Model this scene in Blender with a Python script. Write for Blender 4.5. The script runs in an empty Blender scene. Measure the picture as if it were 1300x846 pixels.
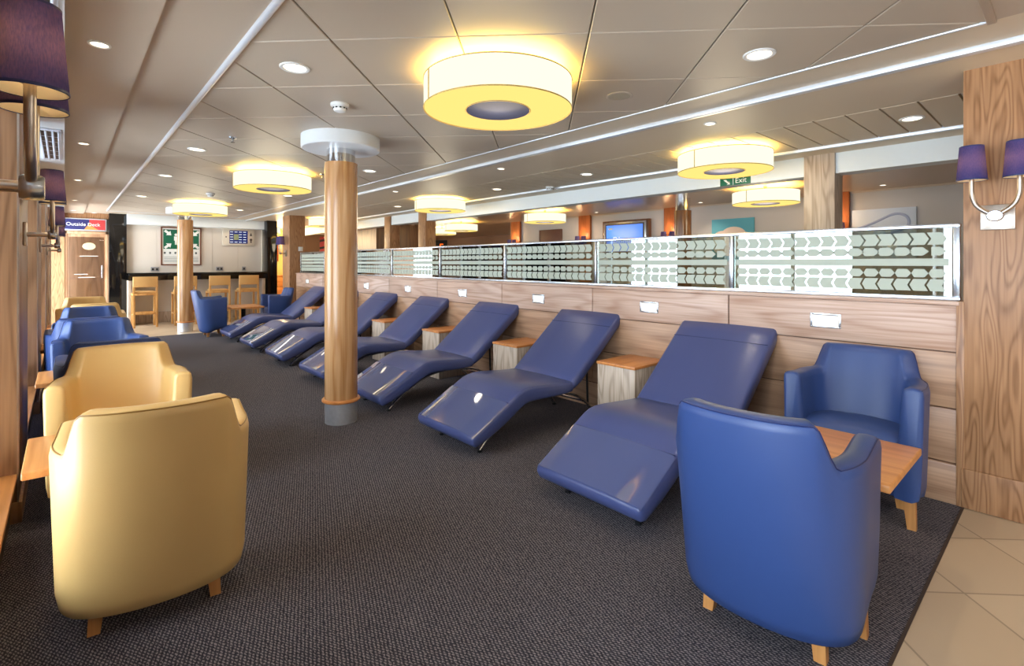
import bpy, bmesh, math, random
from mathutils import Vector, Matrix
random.seed(7)
SC = bpy.context.scene
COL = SC.collection
PI = math.pi

# ------------------------------------------------------------------ materials
def lin(c):
    return tuple(((v/255.0)/12.92 if v/255.0 <= 0.04045 else ((v/255.0+0.055)/1.055)**2.4) for v in c) + (1.0,)

def nodes(m):
    m.use_nodes = True
    nt = m.node_tree
    return nt, nt.nodes, nt.links

def mat(name, rgb, rough=0.5, metal=0.0, spec=0.5, emis=None, estr=0.0, coat=0.0, noise=0.0, nscale=30.0, bump=0.0, bscale=200.0):
    m = bpy.data.materials.new(name)
    nt, N, L = nodes(m)
    b = N['Principled BSDF']
    b.inputs['Base Color'].default_value = lin(rgb)
    b.inputs['Roughness'].default_value = rough
    b.inputs['Metallic'].default_value = metal
    b.inputs['Specular IOR Level'].default_value = spec
    b.inputs['Coat Weight'].default_value = coat
    if emis:
        b.inputs['Emission Color'].default_value = lin(emis)
        b.inputs['Emission Strength'].default_value = estr
    tc = N.new('ShaderNodeTexCoord')
    if noise > 0:
        n = N.new('ShaderNodeTexNoise'); n.inputs['Scale'].default_value = nscale; n.inputs['Detail'].default_value = 4
        L.new(tc.outputs['Object'], n.inputs['Vector'])
        hs = N.new('ShaderNodeHueSaturation'); hs.inputs['Color'].default_value = lin(rgb)
        mr = N.new('ShaderNodeMapRange'); mr.inputs['To Min'].default_value = 1-noise; mr.inputs['To Max'].default_value = 1+noise
        L.new(n.outputs['Fac'], mr.inputs['Value']); L.new(mr.outputs['Result'], hs.inputs['Value'])
        L.new(hs.outputs['Color'], b.inputs['Base Color'])
    if bump > 0:
        n2 = N.new('ShaderNodeTexNoise'); n2.inputs['Scale'].default_value = bscale; n2.inputs['Detail'].default_value = 3
        L.new(tc.outputs['Object'], n2.inputs['Vector'])
        bp = N.new('ShaderNodeBump'); bp.inputs['Strength'].default_value = bump; bp.inputs['Distance'].default_value = 0.002
        L.new(n2.outputs['Fac'], bp.inputs['Height']); L.new(bp.outputs['Normal'], b.inputs['Normal'])
    return m

def wood(name, light, dark, axis='z', rings=9.0, scale=2.2, rough=0.38, offset=(0,0,0), contrast=0.55):
    """oak: contour lines of a stretched noise field plus fine fibres, long along `axis`"""
    m = bpy.data.materials.new(name)
    nt, N, L = nodes(m)
    b = N['Principled BSDF']
    b.inputs['Roughness'].default_value = rough
    tc = N.new('ShaderNodeTexCoord')
    mp = N.new('ShaderNodeMapping')
    s = [scale*2.6]*3; s['xyz'.index(axis)] = scale*0.32
    mp.inputs['Scale'].default_value = s
    mp.inputs['Location'].default_value = offset
    L.new(tc.outputs['Object'], mp.inputs['Vector'])
    n = N.new('ShaderNodeTexNoise'); n.inputs['Scale'].default_value = 1.0; n.inputs['Detail'].default_value = 1.2; n.inputs['Roughness'].default_value = 0.4
    L.new(mp.outputs['Vector'], n.inputs['Vector'])
    mul = N.new('ShaderNodeMath'); mul.operation = 'MULTIPLY'; mul.inputs[1].default_value = rings*2*PI
    L.new(n.outputs['Fac'], mul.inputs[0])
    sn = N.new('ShaderNodeMath'); sn.operation = 'SINE'; L.new(mul.outputs[0], sn.inputs[0])
    mr = N.new('ShaderNodeMapRange'); mr.inputs['From Min'].default_value = -1; mr.inputs['From Max'].default_value = 1
    L.new(sn.outputs[0], mr.inputs['Value'])
    pw = N.new('ShaderNodeMath'); pw.operation = 'POWER'; pw.inputs[1].default_value = 2.2
    L.new(mr.outputs['Result'], pw.inputs[0])
    mp2 = N.new('ShaderNodeMapping')
    s2 = [90.0]*3; s2['xyz'.index(axis)] = 2.5
    mp2.inputs['Scale'].default_value = s2
    L.new(tc.outputs['Object'], mp2.inputs['Vector'])
    n2 = N.new('ShaderNodeTexNoise'); n2.inputs['Scale'].default_value = 1.0; n2.inputs['Detail'].default_value = 3
    L.new(mp2.outputs['Vector'], n2.inputs['Vector'])
    mx = N.new('ShaderNodeMath'); mx.operation = 'MULTIPLY_ADD'; mx.inputs[1].default_value = contrast
    L.new(pw.outputs[0], mx.inputs[0])
    mr2 = N.new('ShaderNodeMapRange'); mr2.inputs['From Min'].default_value = 0.3; mr2.inputs['From Max'].default_value = 0.7
    mr2.inputs['To Min'].default_value = 0.0; mr2.inputs['To Max'].default_value = 0.45
    L.new(n2.outputs['Fac'], mr2.inputs['Value']); L.new(mr2.outputs['Result'], mx.inputs[2])
    mix = N.new('ShaderNodeMix'); mix.data_type = 'RGBA'
    mix.inputs['A'].default_value = lin(light); mix.inputs['B'].default_value = lin(dark)
    L.new(mx.outputs[0], mix.inputs['Factor'])
    L.new(mix.outputs['Result'], b.inputs['Base Color'])
    bp = N.new('ShaderNodeBump'); bp.inputs['Strength'].default_value = 0.08; bp.inputs['Distance'].default_value = 0.001
    L.new(n2.outputs['Fac'], bp.inputs['Height']); L.new(bp.outputs['Normal'], b.inputs['Normal'])
    return m

def emit(name, rgb, strength):
    m = bpy.data.materials.new(name)
    nt, N, L = nodes(m)
    N.remove(N['Principled BSDF'])
    e = N.new('ShaderNodeEmission'); e.inputs['Color'].default_value = lin(rgb); e.inputs['Strength'].default_value = strength
    L.new(e.outputs[0], N['Material Output'].inputs['Surface'])
    return m

def glass(name, tint=(235, 245, 240), refl=0.10):
    m = bpy.data.materials.new(name)
    nt, N, L = nodes(m)
    N.remove(N['Principled BSDF'])
    t = N.new('ShaderNodeBsdfTransparent'); t.inputs['Color'].default_value = lin(tint)
    g = N.new('ShaderNodeBsdfGlossy'); g.inputs['Roughness'].default_value = 0.01; g.inputs['Color'].default_value = (1, 1, 1, 1)
    lw = N.new('ShaderNodeFresnel'); lw.inputs['IOR'].default_value = 1.5
    ad = N.new('ShaderNodeMath'); ad.operation = 'ADD'; ad.inputs[1].default_value = refl; ad.use_clamp = True
    L.new(lw.outputs[0], ad.inputs[0])
    mx = N.new('ShaderNodeMixShader')
    L.new(ad.outputs[0], mx.inputs[0]); L.new(t.outputs[0], mx.inputs[1]); L.new(g.outputs[0], mx.inputs[2])
    L.new(mx.outputs[0], N['Material Output'].inputs['Surface'])
    return m

def carpet_mat():
    m = bpy.data.materials.new('carpet_weave')
    nt, N, L = nodes(m)
    b = N['Principled BSDF']; b.inputs['Roughness'].default_value = 0.95; b.inputs['Specular IOR Level'].default_value = 0.1
    tc = N.new('ShaderNodeTexCoord')
    w = []
    for ang in (0.35, -0.5):
        mp = N.new('ShaderNodeMapping'); mp.inputs['Rotation'].default_value = (0, 0, ang)
        L.new(tc.outputs['Object'], mp.inputs['Vector'])
        wv = N.new('ShaderNodeTexWave'); wv.inputs['Scale'].default_value = 26 if ang > 0 else 34
        wv.inputs['Distortion'].default_value = 3.5; wv.inputs['Detail'].default_value = 2; wv.inputs['Detail Scale'].default_value = 3
        L.new(mp.outputs['Vector'], wv.inputs['Vector']); w.append(wv)
    mul = N.new('ShaderNodeMath'); mul.operation = 'MULTIPLY'
    L.new(w[0].outputs['Fac'], mul.inputs[0]); L.new(w[1].outputs['Fac'], mul.inputs[1])
    n = N.new('ShaderNodeTexNoise'); n.inputs['Scale'].default_value = 120; n.inputs['Detail'].default_value = 3
    L.new(tc.outputs['Object'], n.inputs['Vector'])
    ad = N.new('ShaderNodeMath'); ad.operation = 'MULTIPLY_ADD'; ad.inputs[1].default_value = 0.55
    L.new(n.outputs['Fac'], ad.inputs[0]); L.new(mul.outputs[0], ad.inputs[2])
    cr = N.new('ShaderNodeValToRGB')
    cr.color_ramp.elements[0].position = 0.22; cr.color_ramp.elements[0].color = lin((42, 41, 48))
    cr.color_ramp.elements[1].position = 0.95; cr.color_ramp.elements[1].color = lin((136, 128, 128))
    e = cr.color_ramp.elements.new(0.5); e.color = lin((82, 78, 83))
    L.new(ad.outputs[0], cr.inputs['Fac']); L.new(cr.outputs['Color'], b.inputs['Base Color'])
    bp = N.new('ShaderNodeBump'); bp.inputs['Strength'].default_value = 0.5; bp.inputs['Distance'].default_value = 0.004
    L.new(ad.outputs[0], bp.inputs['Height']); L.new(bp.outputs['Normal'], b.inputs['Normal'])
    return m

def tile_mat():
    m = bpy.data.materials.new('beige_stone_tiles')
    nt, N, L = nodes(m)
    b = N['Principled BSDF']; b.inputs['Roughness'].default_value = 0.4
    tc = N.new('ShaderNodeTexCoord'); mp = N.new('ShaderNodeMapping'); mp.inputs['Rotation'].default_value = (0, 0, PI/4)
    L.new(tc.outputs['Object'], mp.inputs['Vector'])
    br = N.new('ShaderNodeTexBrick'); br.offset = 0.0; br.inputs['Scale'].default_value = 1.0
    br.inputs['Brick Width'].default_value = 0.4; br.inputs['Row Height'].default_value = 0.4
    br.inputs['Mortar Size'].default_value = 0.004
    br.inputs['Color1'].default_value = lin((198, 176, 146)); br.inputs['Color2'].default_value = lin((184, 160, 130)); br.inputs['Mortar'].default_value = lin((150, 130, 105))
    L.new(mp.outputs['Vector'], br.inputs['Vector'])
    n = N.new('ShaderNodeTexNoise'); n.inputs['Scale'].default_value = 9; n.inputs['Detail'].default_value = 5
    L.new(tc.outputs['Object'], n.inputs['Vector'])
    mx = N.new('ShaderNodeMix'); mx.data_type = 'RGBA'; mx.blend_type = 'MULTIPLY'; mx.inputs['Factor'].default_value = 0.35
    L.new(br.outputs['Color'], mx.inputs['A']); L.new(n.outputs['Color'], mx.inputs['B'])
    L.new(br.outputs['Color'], b.inputs['Base Color'])
    return m

def shade_mat(name, rgb, trans, tw):
    m = bpy.data.materials.new(name)
    nt, N, L = nodes(m)
    N.remove(N['Principled BSDF'])
    d = N.new('ShaderNodeBsdfDiffuse'); d.inputs['Color'].default_value = lin(rgb)
    t = N.new('ShaderNodeBsdfTranslucent'); t.inputs['Color'].default_value = lin(trans)
    tc = N.new('ShaderNodeTexCoord'); mp = N.new('ShaderNodeMapping'); mp.inputs['Scale'].default_value = (400, 400, 90)
    L.new(tc.outputs['Object'], mp.inputs['Vector'])
    n = N.new('ShaderNodeTexNoise'); n.inputs['Scale'].default_value = 1.0; n.inputs['Detail'].default_value = 2
    L.new(mp.outputs['Vector'], n.inputs['Vector'])
    mr = N.new('ShaderNodeMapRange'); mr.inputs['From Min'].default_value = .3; mr.inputs['From Max'].default_value = .7
    mr.inputs['To Min'].default_value = tw*0.6; mr.inputs['To Max'].default_value = min(1, tw*1.4)
    L.new(n.outputs['Fac'], mr.inputs['Value'])
    mx = N.new('ShaderNodeMixShader')
    L.new(mr.outputs['Result'], mx.inputs[0]); L.new(d.outputs[0], mx.inputs[1]); L.new(t.outputs[0], mx.inputs[2])
    L.new(mx.outputs[0], N['Material Output'].inputs['Surface'])
    return m

M = {}
M['carpet'] = carpet_mat()
M['tile'] = tile_mat()
M['ceil'] = mat('ceiling_paint', (190, 173, 152), 0.5, noise=0.02, nscale=2)
M['ceil_lit'] = mat('ceiling_paint_lit', (216, 200, 174), 0.5, noise=0.02, nscale=2)  # same ceiling paint, lamp light on the right side put into the colour
M['ceil_tile'] = mat('ceiling_metal_tile', (188, 173, 153), 0.4, noise=0.02, nscale=3)
M['ceil_back'] = mat('ceiling_joint', (150, 140, 120), 0.6, noise=0.02)
M['ceil_slot'] = mat('slot_shadow', (40, 30, 20), 0.8, noise=0.05)
M['ceil_far'] = mat('far_ceiling_paint', (190, 165, 140), 0.3, noise=0.02)
M['white'] = mat('white_paint', (225, 228, 228), 0.45, noise=0.02)
M['bulk'] = mat('bulkhead_white', (222, 228, 228), 0.5, noise=0.02)
M['wallb'] = mat('bar_wall_cream', (222, 212, 198), 0.5, noise=0.03, nscale=3)
M['wallf'] = mat('far_wall_grey', (190, 187, 184), 0.6, noise=0.03, nscale=3)
M['wallbrown'] = mat('brown_wall', (150, 112, 80), 0.6, noise=0.04, nscale=3)
M['wallyellow'] = mat('yellow_wall', (225, 185, 110), 0.6, noise=0.03, nscale=3)
M['black'] = mat('gloss_black', (14, 13, 13), 0.08, noise=0.1, nscale=4)
M['blackmatt'] = mat('black_plastic', (18, 18, 20), 0.4, noise=0.05)
M['steel'] = mat('brushed_steel', (196, 200, 205), 0.26, 1.0, noise=0.03)
M['chrome'] = mat('chrome', (225, 226, 228), 0.07, 1.0, noise=0.02)
M['sleeve'] = mat('brushed_sleeve', (225, 228, 232), 0.38, 0.85, noise=0.12, nscale=40)
M['nickel'] = mat('satin_nickel', (190, 178, 165), 0.28, 1.0, noise=0.03)
M['trim'] = mat('aluminium_trim', (222, 226, 230), 0.3, 0.35, noise=0.02)
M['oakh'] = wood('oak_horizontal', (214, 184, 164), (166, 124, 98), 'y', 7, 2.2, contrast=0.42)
M['oakh_shade'] = wood('oak_horizontal_shade', (190, 152, 120), (142, 104, 78), 'y', 7, 2.2, contrast=0.42)  # same oak, shadow on the lower partition put into the colour
M['oakv'] = wood('oak_vertical', (184, 138, 98), (134, 92, 58), 'z', 12, 4.5)
M['oakpier'] = wood('oak_pier', (160, 120, 86), (112, 78, 50), 'z', 8, 2.4)
M['oakcol'] = wood('oak_column', (205, 160, 112), (168, 116, 68), 'z', 5, 2.6, rough=0.22)
M['oakx'] = wood('oak_top', (222, 150, 84), (186, 112, 54), 'x', 6, 3.0, rough=0.3, contrast=0.45)
M['oaky'] = wood('oak_table', (224, 158, 92), (190, 120, 60), 'y', 6, 3.0, rough=0.3, contrast=0.45)
M['boxwood'] = wood('grey_oak_box', (206, 188, 168), (150, 128, 106), 'z', 7, 4.0, contrast=0.45)
M['oakleg'] = wood('leg_beech', (206, 146, 84), (176, 116, 58), 'z', 4, 3.0)
M['stool'] = wood('stool_beech', (216, 166, 100), (186, 132, 70), 'z', 4, 3.0)
M['stoolseat'] = mat('tan_leather', (218, 172, 108), 0.4, noise=0.03)
M['doorwood'] = wood('door_wood', (206, 164, 126), (166, 126, 92), 'z', 8, 1.6)
M['darkcol'] = wood('dark_column', (150, 104, 66), (108, 70, 42), 'z', 5, 2.6, rough=0.15)
M['darkwood'] = wood('dark_wood', (122, 84, 54), (86, 56, 34), 'z', 6, 2.0)
M['orangewood'] = wood('pilaster_wood', (190, 112, 60), (150, 84, 40), 'z', 6, 2.0)
M['blue'] = mat('blue_leather', (50, 73, 126), 0.40, noise=0.04, nscale=8, bump=0.12, bscale=350)
M['blueL'] = mat('lounger_blue_leather', (70, 79, 124), 0.30, noise=0.04, nscale=6, bump=0.10, bscale=350)
M['bluefilm'] = mat('clear_film_over_blue', (76, 86, 128), 0.05, coat=1.0, noise=0.03, nscale=6)
M['bluepipe'] = mat('blue_piping', (26, 40, 92), 0.4, noise=0.03)
M['yellow'] = mat('cream_leather', (224, 184, 116), 0.38, noise=0.03, nscale=8, bump=0.12, bscale=350)
M['yellowpipe'] = mat('cream_piping', (160, 116, 52), 0.4, noise=0.03)
M['navy'] = shade_mat('navy_shade', (54, 64, 122), (134, 112, 150), 0.25)
M['lining'] = shade_mat('shade_lining', (250, 236, 205), (255, 235, 205), 0.55)
M['navydisc'] = mat('navy_disc', (42, 48, 78), 0.7, noise=0.15, nscale=120)
M['drum'] = emit('drum_shade', (255, 250, 214), 1.05)
M['drumb'] = emit('drum_diffuser', (253, 228, 128), 0.92)
M['drumtop'] = emit('drum_open_top', (255, 208, 100), 24.0)
M['drumrim'] = mat('drum_rim', (196, 160, 90), 0.5, noise=0.02)
M['bulb'] = emit('bulb', (255, 222, 170), 12)
M['lens'] = emit('downlight_lens', (255, 232, 200), 5)
M['lenscool'] = emit('wall_light_lens', (255, 252, 246), 1.0)
M['glass'] = glass('clear_glass', (226, 240, 234), 0.22)
M['glassw'] = glass('window_glass', (248, 250, 252), 0.0)
M['frost'] = mat('frosted_film', (180, 188, 172), 0.55, noise=0.03)
M['green'] = mat('sign_green', (0, 96, 66), 0.5, noise=0.02)
M['paper'] = mat('sign_white', (236, 236, 228), 0.5, noise=0.02)
M['frame'] = wood('frame_wood', (130, 76, 48), (100, 56, 34), 'z', 4, 4)
M['navysign'] = mat('sign_navy', (36, 38, 96), 0.5, noise=0.04)
M['redsign'] = mat('sign_red', (196, 60, 60), 0.5, noise=0.04)
M['orangesign'] = mat('sign_orange', (226, 140, 70), 0.5, noise=0.04)
M['screen'] = mat('screen_blue', (40, 90, 200), 0.2, emis=(60, 120, 240), estr=0.9, noise=0.02)
M['screend'] = mat('screen_navy', (14, 30, 84), 0.2, emis=(20, 44, 120), estr=0.35, noise=0.02)
M['screentext'] = emit('screen_text', (225, 235, 255), 1.0)
M['screenyel'] = mat('screen_olive', (150, 160, 120), 0.4, noise=0.02)
M['neon'] = emit('neon_orange', (255, 96, 30), 1.6)
M['vent'] = mat('vent_white', (218, 226, 238), 0.4, noise=0.02)
M['plastic'] = mat('white_plastic', (230, 230, 226), 0.4, noise=0.02)
M['redart'] = mat('red_art', (150, 30, 24), 0.5, noise=0.25, nscale=6)
M['cyanart'] = mat('sky_canvas', (90, 170, 190), 0.6, noise=0.05, nscale=5)
M['creamart'] = mat('cloud_cream', (236, 214, 196), 0.6, noise=0.08, nscale=12)
M['paleart'] = mat('pale_canvas', (214, 226, 242), 0.6, noise=0.05, nscale=4)
M['greyart'] = mat('canvas_stroke', (168, 182, 214), 0.6, noise=0.05)
M['brownart'] = mat('brown_canvas', (104, 70, 56), 0.5, noise=0.12, nscale=5)
M['warmart'] = mat('autumn_canvas', (150, 70, 20), 0.5, noise=0.5, nscale=14)
M['socket'] = mat('socket_grey', (160, 160, 165), 0.35, 0.3, noise=0.02)
M['darkpanel'] = mat('plinth_dark', (60, 46, 36), 0.6, noise=0.06)

# ------------------------------------------------------------------ mesh helpers
def B(): return bmesh.new()

def add_box(bm, x0, x1, y0, y1, z0, z1, bev=0.0, seg=2):
    r = bmesh.ops.create_cube(bm, size=1.0)
    vs = r['verts']
    for v in vs:
        v.co = Vector(((x0+x1)/2 + v.co.x*(x1-x0), (y0+y1)/2 + v.co.y*(y1-y0), (z0+z1)/2 + v.co.z*(z1-z0)))
    if bev > 0:
        es = list({e for v in vs for e in v.link_edges})
        bmesh.ops.bevel(bm, geom=es, offset=bev, segments=seg, profile=0.5, affect='EDGES')
    return bm

def add_lathe(bm, prof, cx=0, cy=0, n=48, cap0=False, cap1=False):
    rings = []
    for r, z in prof:
        rings.append([bm.verts.new((cx+r*math.cos(2*PI*i/n), cy+r*math.sin(2*PI*i/n), z)) for i in range(n)])
    for a, b in zip(rings, rings[1:]):
        for i in range(n):
            bm.faces.new((a[i], a[(i+1) % n], b[(i+1) % n], b[i]))
    if cap0: bm.faces.new(list(reversed(rings[0])))
    if cap1: bm.faces.new(rings[-1])
    return bm

def add_tube(bm, pts, r, n=10, caps=True):
    pts = [Vector(p) for p in pts]
    rs = r if isinstance(r, (list, tuple)) else [r]*len(pts)
    rings = []; up = None
    for i, p in enumerate(pts):
        t = (pts[min(i+1, len(pts)-1)] - pts[max(i-1, 0)]).normalized()
        if up is None:
            up = Vector((0, 0, 1)) if abs(t.z) < 0.9 else Vector((1, 0, 0))
        u = (up - t*up.dot(t)).normalized(); w = t.cross(u); up = u
        rings.append([bm.verts.new(p + (u*math.cos(2*PI*k/n) + w*math.sin(2*PI*k/n))*rs[i]) for k in range(n)])
    for a, b in zip(rings, rings[1:]):
        for k in range(n):
            bm.faces.new((a[k], a[(k+1) % n], b[(k+1) % n], b[k]))
    if caps:
        bm.faces.new(list(reversed(rings[0]))); bm.faces.new(rings[-1])
    return bm

def smooth_pts(pts, n=6):
    P = [Vector(p) for p in pts]; out = []
    for i in range(len(P)-1):
        p0 = P[max(i-1, 0)]; p1 = P[i]; p2 = P[i+1]; p3 = P[min(i+2, len(P)-1)]
        for k in range(n):
            t = k/n
            out.append(0.5*((2*p1) + (p2-p0)*t + (2*p0-5*p1+4*p2-p3)*t*t + (-p0+3*p1-3*p2+p3)*t**3))
    out.append(P[-1]); return out

def add_prism(bm, poly, axis, a0, a1, bev=0.0, seg=2):
    """poly = 2D points; extruded along axis 'x'|'y'|'z' between a0 and a1"""
    def P(p, a):
        return {'x': (a, p[0], p[1]), 'y': (p[0], a, p[1]), 'z': (p[0], p[1], a)}[axis]
    A = [bm.verts.new(P(p, a0)) for p in poly]; C = [bm.verts.new(P(p, a1)) for p in poly]
    n = len(poly)
    fs = [bm.faces.new(A), bm.faces.new(list(reversed(C)))]
    for i in range(n):
        fs.append(bm.faces.new((A[i], C[i], C[(i+1) % n], A[(i+1) % n])))
    bmesh.ops.recalc_face_normals(bm, faces=fs)
    if bev > 0:
        es = [e for e in {e for f in fs for e in f.edges} if len(e.link_faces) == 2 and e.calc_face_angle(0) > 0.6]
        bmesh.ops.bevel(bm, geom=es, offset=bev, segments=seg, profile=0.5, affect='EDGES')
    return bm

def add_sphere(bm, c, r, sx=1, sy=1, sz=1, u=20, v=12):
    g = bmesh.ops.create_uvsphere(bm, u_segments=u, v_segments=v, radius=r)
    for w in g['verts']:
        w.co = Vector((c[0]+w.co.x*sx, c[1]+w.co.y*sy, c[2]+w.co.z*sz))
    return bm

def obj(name, bm, m, parent=None, smooth=35, label=None):
    me = bpy.data.meshes.new(name)
    bmesh.ops.recalc_face_normals(bm, faces=bm.faces)
    bm.to_mesh(me); bm.free()
    if smooth:
        for p in me.polygons: p.use_smooth = True
        me.set_sharp_from_angle(angle=math.radians(smooth))
    for k in (m if isinstance(m, list) else [m]): me.materials.append(k)
    o = bpy.data.objects.new(name, me); COL.objects.link(o)
    if parent: o.parent = parent
    if label: o['label'] = label
    return o

def tag(o, label, cat, group=None):
    o['label'] = label; o['category'] = cat
    if group: o['group'] = group
    return o

def thing(name, label, cat, loc=(0, 0, 0), rotz=0.0, group=None):
    o = bpy.data.objects.new(name, None); COL.objects.link(o)
    o.empty_display_size = 0.1
    o.location = loc; o.rotation_euler = (0, 0, rotz)
    return tag(o, label, cat, group)

def struct(name, bm, m, smooth=35):
    o = obj(name, bm, m, None, smooth); o['kind'] = 'structure'; return o

def dup(root, loc, rotz=None, label=None, group=None):
    r = root.copy(); COL.objects.link(r); r.location = loc
    if rotz is not None: r.rotation_euler = (0, 0, rotz)
    if label: r['label'] = label
    if group: r['group'] = group
    for ch in list(root.children):
        c = ch.copy(); COL.objects.link(c); c.parent = r
        for g in list(ch.children):
            d = g.copy(); COL.objects.link(d); d.parent = c
    return r

def text_mesh(name, s, size, mtl, parent, loc, rot, align='CENTER', extrude=0.0008, sx=1.0):
    cu = bpy.data.curves.new(name, 'FONT'); cu.body = s; cu.size = size; cu.align_x = align; cu.align_y = 'CENTER'; cu.extrude = extrude
    tmp = bpy.data.objects.new(name+'_tmp', cu); COL.objects.link(tmp)
    dg = bpy.context.evaluated_depsgraph_get(); dg.update()
    me = bpy.data.meshes.new_from_object(tmp.evaluated_get(dg))
    bpy.data.objects.remove(tmp)
    me.materials.clear(); me.materials.append(mtl)
    for v in me.vertices: v.co.x *= sx
    o = bpy.data.objects.new(name, me); COL.objects.link(o); o.parent = parent
    o.location = loc; o.rotation_euler = rot
    return o

def light(name, kind, loc, energy, color=(1, .85, .65), **kw):
    d = bpy.data.lights.new(name, kind); d.energy = energy; d.color = color
    for k, v in kw.items(): setattr(d, k, v)
    o = bpy.data.objects.new(name, d); COL.objects.link(o); o.location = loc
    return o

# ------------------------------------------------------------------ setting: dimensions
CZ = 2.24           # ceiling
XP = 3.435          # partition face
XW = -0.165         # pier faces on the window side
YB = 12.9           # bar wall

# floors
bm = B(); add_box(bm, -0.7, XP+0.1, 0.385, 10.42, -0.05, 0.0); struct('floor', bm, M['carpet'])
bm = B(); add_box(bm, -0.7, 11.5, -3.5, 0.385, -0.05, -0.002); struct('floor', bm, M['tile'])
bm = B(); add_box(bm, -0.7, 11.5, 10.42, 17.5, -0.05, -0.002); struct('floor', bm, M['tile'])
bm = B(); add_box(bm, XP+0.1, 11.5, 0.385, 10.42, -0.05, -0.002); struct('floor', bm, M['carpet'])
bm = B(); add_box(bm, 1.3, XP, 0.380, 0.390, 0.0, 0.003); struct('trim_1', bm, M['darkpanel'])

# ceiling strips
def strip(x0, x1, y0, y1, z, m, th=0.12): 
    bm = B(); add_box(bm, x0, x1, y0, y1, z, z+th); return struct('ceiling', bm, m)
strip(0.0, 0.28, -3.5, 13.2, CZ-0.022, M['ceil'])
strip(0.28, 0.60, -3.5, 13.2, CZ, M['ceil'])
strip(0.60, 2.83, -3.5, 0.24, CZ, M['ceil'])
strip(0.60, 2.83, 12.2, 13.2, CZ, M['ceil'])
strip(2.83, 3.12, -3.5, 13.2, CZ, M['ceil_lit'])
strip(3.12, 3.87, -3.5, 17.5, CZ-0.01, M['ceil_lit'])
strip(4.75, 5.12, -3.5, 17.5, CZ-0.015, M['ceil_lit'])
strip(5.12, 11.5, -3.5, 17.5, CZ-0.02, M['ceil_far'])
strip(-0.7, 3.12, 13.2, 17.5, CZ-0.02, M['ceil_far'])
# backing of tile tray and slotted boards
bm = B(); add_box(bm, 0.60, 2.83, 0.24, 12.2, CZ+0.012, CZ+0.10); struct('ceiling', bm, M['ceil_back'])
bm = B(); add_box(bm, 3.87, 4.75, -3.5, 17.5, CZ+0.02, CZ+0.11); struct('ceiling', bm, M['ceil_slot'])

def clip(poly, x0, x1, y0, y1):
    def cut(P, f, inter):
        out = []
        for i in range(len(P)):
            a, b = P[i], P[(i+1) % len(P)]
            if f(a): out.append(a)
            if f(a) != f(b): out.append(inter(a, b))
        return out
    def ix(c): return lambda a, b: (c, a[1]+(b[1]-a[1])*(c-a[0])/(b[0]-a[0]))
    def iy(c): return lambda a, b: (a[0]+(b[0]-a[0])*(c-a[1])/(b[1]-a[1]), c)
    for f, i in ((lambda p: p[0] >= x0, ix(x0)), (lambda p: p[0] <= x1, ix(x1)), (lambda p: p[1] >= y0, iy(y0)), (lambda p: p[1] <= y1, iy(y1))):
        if len(poly) < 3: return []
        poly = cut(poly, f, i)
    return poly
# diagonal metal tiles: joints at y-x = .51+.81k and x+y = 3.08+.805k
bm = B()
s = 0.8075
def tile_poly(u0, u1, w0, w1):   # u = y-x, w = y+x
    return [((w-u)/2, (w+u)/2) for u, w in ((u0, w0), (u1, w0), (u1, w1), (u0, w1))]
g = 0.0032
for i in range(-6, 18):
    for j in range(-6, 24):
        u0 = 0.515+s*i; w0 = 3.08+0.8035*j
        big = clip(tile_poly(u0+g, u0+s-g, w0+g, w0+0.8035-g), 0.60, 2.83, 0.24, 12.2)
        sm = clip(tile_poly(u0+g+.006, u0+s-g-.006, w0+g+.006, w0+0.8035-g-.006), 0.603, 2.827, 0.243, 12.197)
        if len(big) < 3: continue
        if len(sm) == len(big):
            a = [bm.verts.new((x, y, CZ+0.0045)) for x, y in big]; b = [bm.verts.new((x, y, CZ)) for x, y in sm]
            bm.faces.new(b)
            for k in range(len(a)): bm.faces.new((a[k], a[(k+1) % len(a)], b[(k+1) % len(a)], b[k]))
        else:
            bm.faces.new([bm.verts.new((x, y, CZ)) for x, y in big])
o = struct('ceiling', bm, M['ceil_tile'], smooth=None)
# slotted boards
bm = B()
y = -3.5
k0 = 0.641-0.1905*22
for k in range(0, 110):
    ya = k0+0.1905*k+0.006; yb = ya+0.1905-0.012
    if yb > 17.4: break
    add_box(bm, 3.87, 4.75, ya, yb, CZ-0.012, CZ+0.02)
struct('ceiling', bm, M['ceil_lit'], smooth=None)
# trims on the ceiling
def trim(x0, x1, y0, y1, z0, z1, m=None, n='trim_2', bev=0.004):
    bm = B(); add_box(bm, x0, x1, y0, y1, z0, z1, bev); return struct(n, bm, m or M['trim'])
bm = B(); add_tube(bm, [(0.60, -3.5, CZ-0.002), (0.60, 12.2, CZ-0.002)], 0.016, 12); struct('trim_2', bm, M['trim'])
trim(2.821, 2.839, 0.225, 12.2, CZ-0.006, CZ+0.02, n='trim_3')
trim(0.62, 2.839, 0.215, 0.245, CZ-0.012, CZ+0.02, M['ceil'], n='trim_5')
trim(0.6, 2.83, 12.19, 12.23, CZ-0.006, CZ+0.02, n='trim_5')
trim(3.10, 3.15, -3.5, 13.2, CZ-0.026, CZ+0.02, n='trim_6')
trim(4.735, 4.775, -3.5, 17.5, CZ-0.035, CZ+0.02, n='trim_7')
# bulkhead beam
bm = B(); add_box(bm, 5.1, 5.28, -3.5, 17.5, 2.045, CZ+0.05); struct('trim_8', bm, M['bulk'])

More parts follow.
